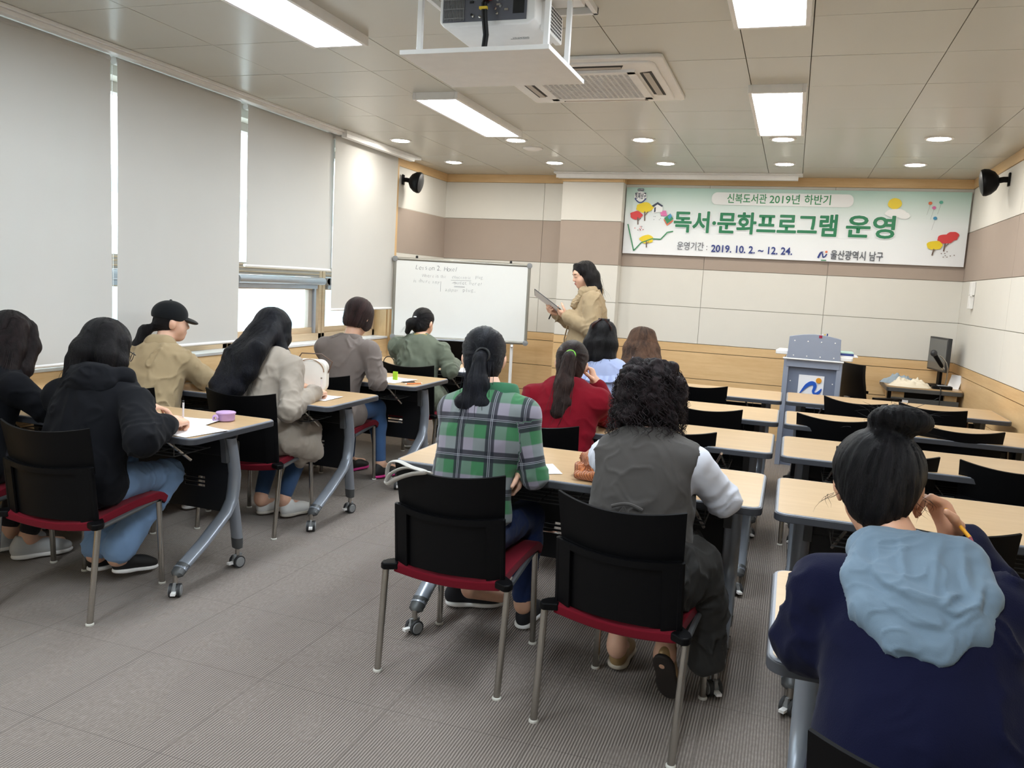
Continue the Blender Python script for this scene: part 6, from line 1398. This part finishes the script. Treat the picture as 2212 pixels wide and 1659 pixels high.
b.tube([tuple(map(float, L(-.019+.038*k/8, .0955-.012*abs(k/4-1)**2, -.0565+.0015*math.sin(PI*k/4)))) for k in range(9)], [.001, .0035, .0042, .0045, .004, .0045, .0042, .0035, .001], lp, 8); b.tube([tuple(map(float, L(-.016+.032*k/8, .092-.011*abs(k/4-1)**2, -.0665))) for k in range(9)], [.001, .003, .0045, .005, .005, .005, .0045, .003, .001], lp, 8); b.obj('lips', t)
pr = [Ell(L(0, -.016, .034), A3((.084, .100, .088)), R, .02), Ell(L(-.01, .130, -.05), (.088, .10, .125), R, .012, sub=True)]
for x, y in ((-.06, -.03), (-.035, -.075), (0, -.09), (.035, -.075), (.06, -.03)): pr += chain([L(x*.7, y*.6, .06), L(x*1.2, y*1.05, -.03), L(x*1.3, y*1.1, -.13), L(x*1.45, y*1.25-.01, -.235)], [.042, .046, .042, .018], .025)
pr += chain([L(.03, .05, .10), L(.07, .045, .045), L(.082, .025, -.04), L(.088, .02, -.14), L(.09, .015, -.19)], [.016, .022, .028, .024, .01], .02)
pr += chain([L(-.01, .055, .112), L(-.045, .03, .092), L(-.076, .0, .04), L(-.084, -.015, -.04), L(-.09, -.02, -.15), L(-.095, -.025, -.22)], [.010, .016, .022, .03, .028, .012], .02)
hair_obj(t, pr, c, R, HB, lines=wisps([L(.07, -.03, -.05), L(.08, -.04, -.15), L(.09, -.05, -.22)], 18, .03, 131, .012, .03)+wisps([L(0, -.1, -.05), L(0, -.1, -.15), L(0, -.115, -.22)], 26, .055, 132, .012, .04)+wisps([L(.085, .01, -.05), L(.09, .01, -.18)], 12, .014, 133, .01, .04), h=.005)
# ---------------------------------------------------------------- small things
ZT = .7212
def sheet(name, label, x, y, w, d, rz, group=None, m='paper', z=ZT, curl=.004, cat='paper'):
    b = MB(); b.grid(lambda u, v: (-w/2+w*u, -d/2+d*v, .0008+curl*(2*u-1)**2*(v*.6+.2)), 8, 8, m, .0006); o = b.obj(name); o.location = (x, y, z+.0006); o.rotation_euler = (0, 0, math.radians(rz)); return tag(o, label, cat, group)
def pen(label, a, b_, m='black', tip='chrome', r=.0045, name='pen', cat='pen'):
    a, b_ = Vector(a), Vector(b_); t = thing(name, label, cat, tuple(a)); d = b_-a
    q = MB(); q.tube([d*.10, d*.97], r, m, 10); q.obj('barrel', t); q = MB(); q.tube([d*0, d*.10], [.0008, r], tip, 10); q.obj('tip', t); q = MB(); q.tube([d*.95, d], r*1.05, tip, 10); q.obj('cap_end', t); return t
sheet('paper_sheet', 'white sheet at the table edge under the hoodie sleeve', -2.43, 2.90, .16, .23, -12)
sheet('paper_sheet', 'large white sheet beyond the writing hand of the hoodie woman', -2.64, 3.05, .30, .22, 8, curl=.01)
sheet('paper_sheet', 'white sheet by the khaki jacket elbow', -3.16, 4.12, .21, .28, -25)
sheet('paper_sheet', 'white sheet beside the two pens', -2.60, 5.12, .21, .29, -8); sheet('paper_sheet', 'pale pink sheet left of the grey brown jacket', -3.05, 5.20, .24, .2, 12, m=mat_plain('pink_paper', rgb(232, 206, 206), .7, 0, .02))
sheet('paper_sheet', 'printed white sheet to the right of the olive sleeve', -2.44, 6.10, .2, .26, -6); sheet('paper_sheet', 'white sheet by the plaid elbow', -.92, 3.02, .22, .16, 30); sheet('paper_sheet', 'white sheet under the writing hand of the curly haired woman', -.27, 3.10, .21, .28, 4)
sheet('paper_sheet', 'blue edged sheet between the two women in black', -3.08, 2.92, .16, .22, 4, m=mat_plain('bluish_paper', rgb(196, 204, 232), .7, 0, .03)); sheet('paper_sheet', 'white sheet where the long haired woman writes', -2.54, 4.10, .16, .2, 0)
pen('white and black pen in the hand of the woman in the hoodie', (-2.50, 2.90, .735), (-2.468, 2.865, .86), 'paper', 'black'); pen('white pen in the hand of the woman in the beige coat', (-2.54, 4.09, .735), (-2.525, 4.06, .845), 'paper', 'chrome')
pen('silver ended pen in the hand of the curly haired woman', (-.25, 3.15, .735), (-.20, 3.10, .86), 'black', 'chrome'); pen('black pen lying on the table by the orange one', (-2.50, 5.03, .7265), (-2.43, 5.11, .7265)); pen('orange and white pen lying on the table', (-2.44, 4.97, .7265), (-2.36, 5.07, .7265), mat_plain('orange_plastic', rgb(226, 120, 50), .4), 'paper')
pen('yellow pencil in the raised hand of the woman in navy', (.385, 1.80, .985), (.33, 1.90, 1.04), mat_plain('yellow_pencil_paint', rgb(226, 160, 40), .4), mat_plain('pencil_end', rgb(150, 70, 80), .6), .004, 'pencil', 'pencil')
pen('black marker pen under the instructor\'s right hand', (-2.03, 6.95, 1.14), (-2.0, 6.94, 1.21), 'black', 'black', .006)
t = thing('cup', 'small lilac cup with a ring handle on the table end', 'cup', (-2.50, 3.19, ZT)); lil = mat_plain('lilac_silicone', rgb(186, 152, 196), .5)
b = MB(); b.lathe([(.034, 0), (.041, .006), (.0425, .034), (.046, .036), (.046, .042), (.043, .044), (.002, .043)], lil, 28); b.obj('body', t)
b = MB(); m = Matrix.Translation((-.018, -.052, .018)); b.tube([m @ Vector((.012*math.cos(a), 0, .012+.012*math.sin(a)-.012)) for a in (2*PI*k/16 for k in range(17))], .006, lil, 10); b.obj('ring_handle', t)
t = thing('phone', 'dark smartphone lying beside the hoodie sleeve', 'phone', (-2.62, 2.93, ZT), math.radians(20)); b = MB(); b.prism(rrect(-.036, .036, -.075, .075, .01), 0, .008, 'darkgrey', 'xy'); b.obj('case', t, .002); b = MB(); b.prism(rrect(-.033, .033, -.07, .07, .008), .008, .0084, 'blackpl', 'xy'); b.obj('screen', t)
# white handbag between the long haired woman and the grey brown jacket
t = thing('handbag', 'white rounded handbag standing on the table behind the beige coat', 'bag', (-2.72, 4.26, ZT), math.radians(20))
wl = mat_plain('white_leather', rgb(232, 228, 220), .45); b = MB(); b.prism(rrect(-.10, .10, .0, .20, .05, 8), -.045, .045, wl, 'xz'); b.obj('body', t, .012, seg=3)
b = MB(); b.tube([(.085*math.cos(a)*1.0, -.048, .13+.075*math.sin(a)) for a in (PI*k/14 for k in range(15))], .003, mat_plain('tan_piping', rgb(150, 120, 90), .5), 6); b.tube([(.10, 0, .12), (.125, 0, .19), (.06, 0, .235), (-.06, 0, .235), (-.10, 0, .17)], .004, mat_plain('brown_strap', rgb(90, 66, 50), .5), 6); b.obj('handle', t)
# orange knit heap
def knit_heap():
    kn = Nt('orange_knit'); o = kn.obj(); w = kn.node('TexWave', i_Vector=kn.mapped((1, 1, 1), (.4, .3, .7)), i_Scale=42., i_Distortion=3., i_Detail=1.); n = kn.noise(o, 160., 2.)
    kn.color(kn.mix(w.outputs[1], rgb(158, 86, 46), rgb(206, 126, 74))).set(Roughness=.95, Sheen_Weight=.3); kn.bump(kn.math('ADD', w.outputs[1], n), .8, .006)
    P = [Ell((-.60, 3.10, .775), (.13, .12, .06), None, .04), Ell((-.56, 3.16, .80), (.10, .09, .06), None, .04), Cap((-.70, 3.08, .745), (-.60, 3.03, .78), .022, .04, .02), Cap((-.72, 3.02, .738), (-.62, 2.98, .742), .018, .024, .015), Cap((-.71, 2.95, .738), (-.60, 2.955, .74), .017, .024, .015), Cap((-.72, 3.02, .738), (-.70, 3.08, .75), .018, .02, .015), Half((0, 0, ZT+.001), DN)]
    V, Fc = sculpt(P, .005); N = normals(V, Fc); V = folds(V, N, .008, (1, .6, .2), 16, .3, 31); V[:, 2] = np.maximum(V[:, 2], ZT+.001); tag(to_obj('knit_cardigan', V, Fc, kn.m, None), 'orange knitted cardigan heaped on the table beside the vest', 'cardigan')
knit_heap()
# strap over the chair of the plaid shirt
def strap():
    g = mat_plain('grey_white_strap', rgb(188, 184, 178), .7); b = MB()
    p = [(-1.315, 2.615, .70), (-1.325, 2.585, .74), (-1.31, 2.575, .785), (-1.27, 2.565, .797), (-1.21, 2.545, .788), (-1.15, 2.535, .780), (-1.20, 2.528, .768), (-1.255, 2.530, .745), (-1.30, 2.545, .715), (-1.312, 2.555, .722), (-1.29, 2.552, .755), (-1.23, 2.55, .782), (-1.13, 2.54, .778)]
    from mathutils import geometry
    q = []
    for i in range(len(p)-1):
        a, c = Vector(p[max(i-1, 0)]), Vector(p[min(i+2, len(p)-1)]); s, e = Vector(p[i]), Vector(p[i+1]); h1, h2 = s+(e-a)/6, e-(c-s)/6; q += list(geometry.interpolate_bezier(s, h1, h2, e, 7))[:-1]
    b.tube(q+[Vector(p[-1])], .0075, g, 8, sq=(1.5, .55)); tag(b.obj('bag_strap'), 'pale grey bag strap looped over the black chair back', 'strap')
strap()
# clipboard of the instructor
t = thing('clipboard', 'black clipboard held up by the instructor', 'clipboard', (0, 0, 0)); a, c = Vector((-2.15, 6.88, 1.372)), Vector((-1.915, 6.90, 1.215)); u = (c-a).normalized(); v = Vector((.75, -.75, -.12)); v = (v-u*v.dot(u)).normalized(); n = u.cross(v); mm = Matrix((( u.x, v.x, n.x, (a.x+c.x)/2), (u.y, v.y, n.y, (a.y+c.y)/2), (u.z, v.z, n.z, (a.z+c.z)/2), (0, 0, 0, 1)))
b = MB(); b.prism([mm_ for mm_ in rrect(-.145, .145, -.11, .11, .01)], -.0025, .0025, 'darkgrey', 'xy', mm); b.obj('board', t)
b = MB(); b.prism(rrect(-.14, .125, -.103, .103, .004), .0027, .004, 'paper', 'xy', mm) if n.x < 0 else b.prism(rrect(-.14, .125, -.103, .103, .004), -.004, -.0027, 'paper', 'xy', mm); b.obj('sheet', t)
# things on the table of the woman in olive
t = thing('mug', 'pale grey mug on the table left of the olive jacket', 'mug', (-2.98, 6.12, ZT)); b = MB(); b.lathe([(.028, 0), (.034, .004), (.036, .055), (.033, .055), (.031, .01), (.002, .008)], mat_plain('pale_glaze', rgb(206, 208, 208), .3), 24); b.obj('body', t); b = MB(); b.tube([(-.034, 0, .044), (-.052, 0, .04), (-.054, 0, .022), (-.034, 0, .014)], .004, mat_plain('pale_glaze', rgb(206, 208, 208), .3), 8); b.obj('handle', t)
t = thing('cable_loop', 'dark cable loop standing on the table beside the mug', 'cable', (-3.10, 6.10, ZT)); b = MB(); b.tube([(-.05+.05*math.cos(a), .0, .002+.055*math.sin(a)) for a in (PI*k/12 for k in range(13))], .004, 'black', 8); b.obj('cable_loop', t)
o = MB().box(-.018, .018, -.006, .006, 0, .06, mat_plain('lime_plastic', rgb(170, 210, 50), .4)).obj('highlighter', None, .003); o.location = (-2.60, 5.14, ZT); tag(o, 'lime green highlighter standing beside the grey brown sleeve', 'highlighter')
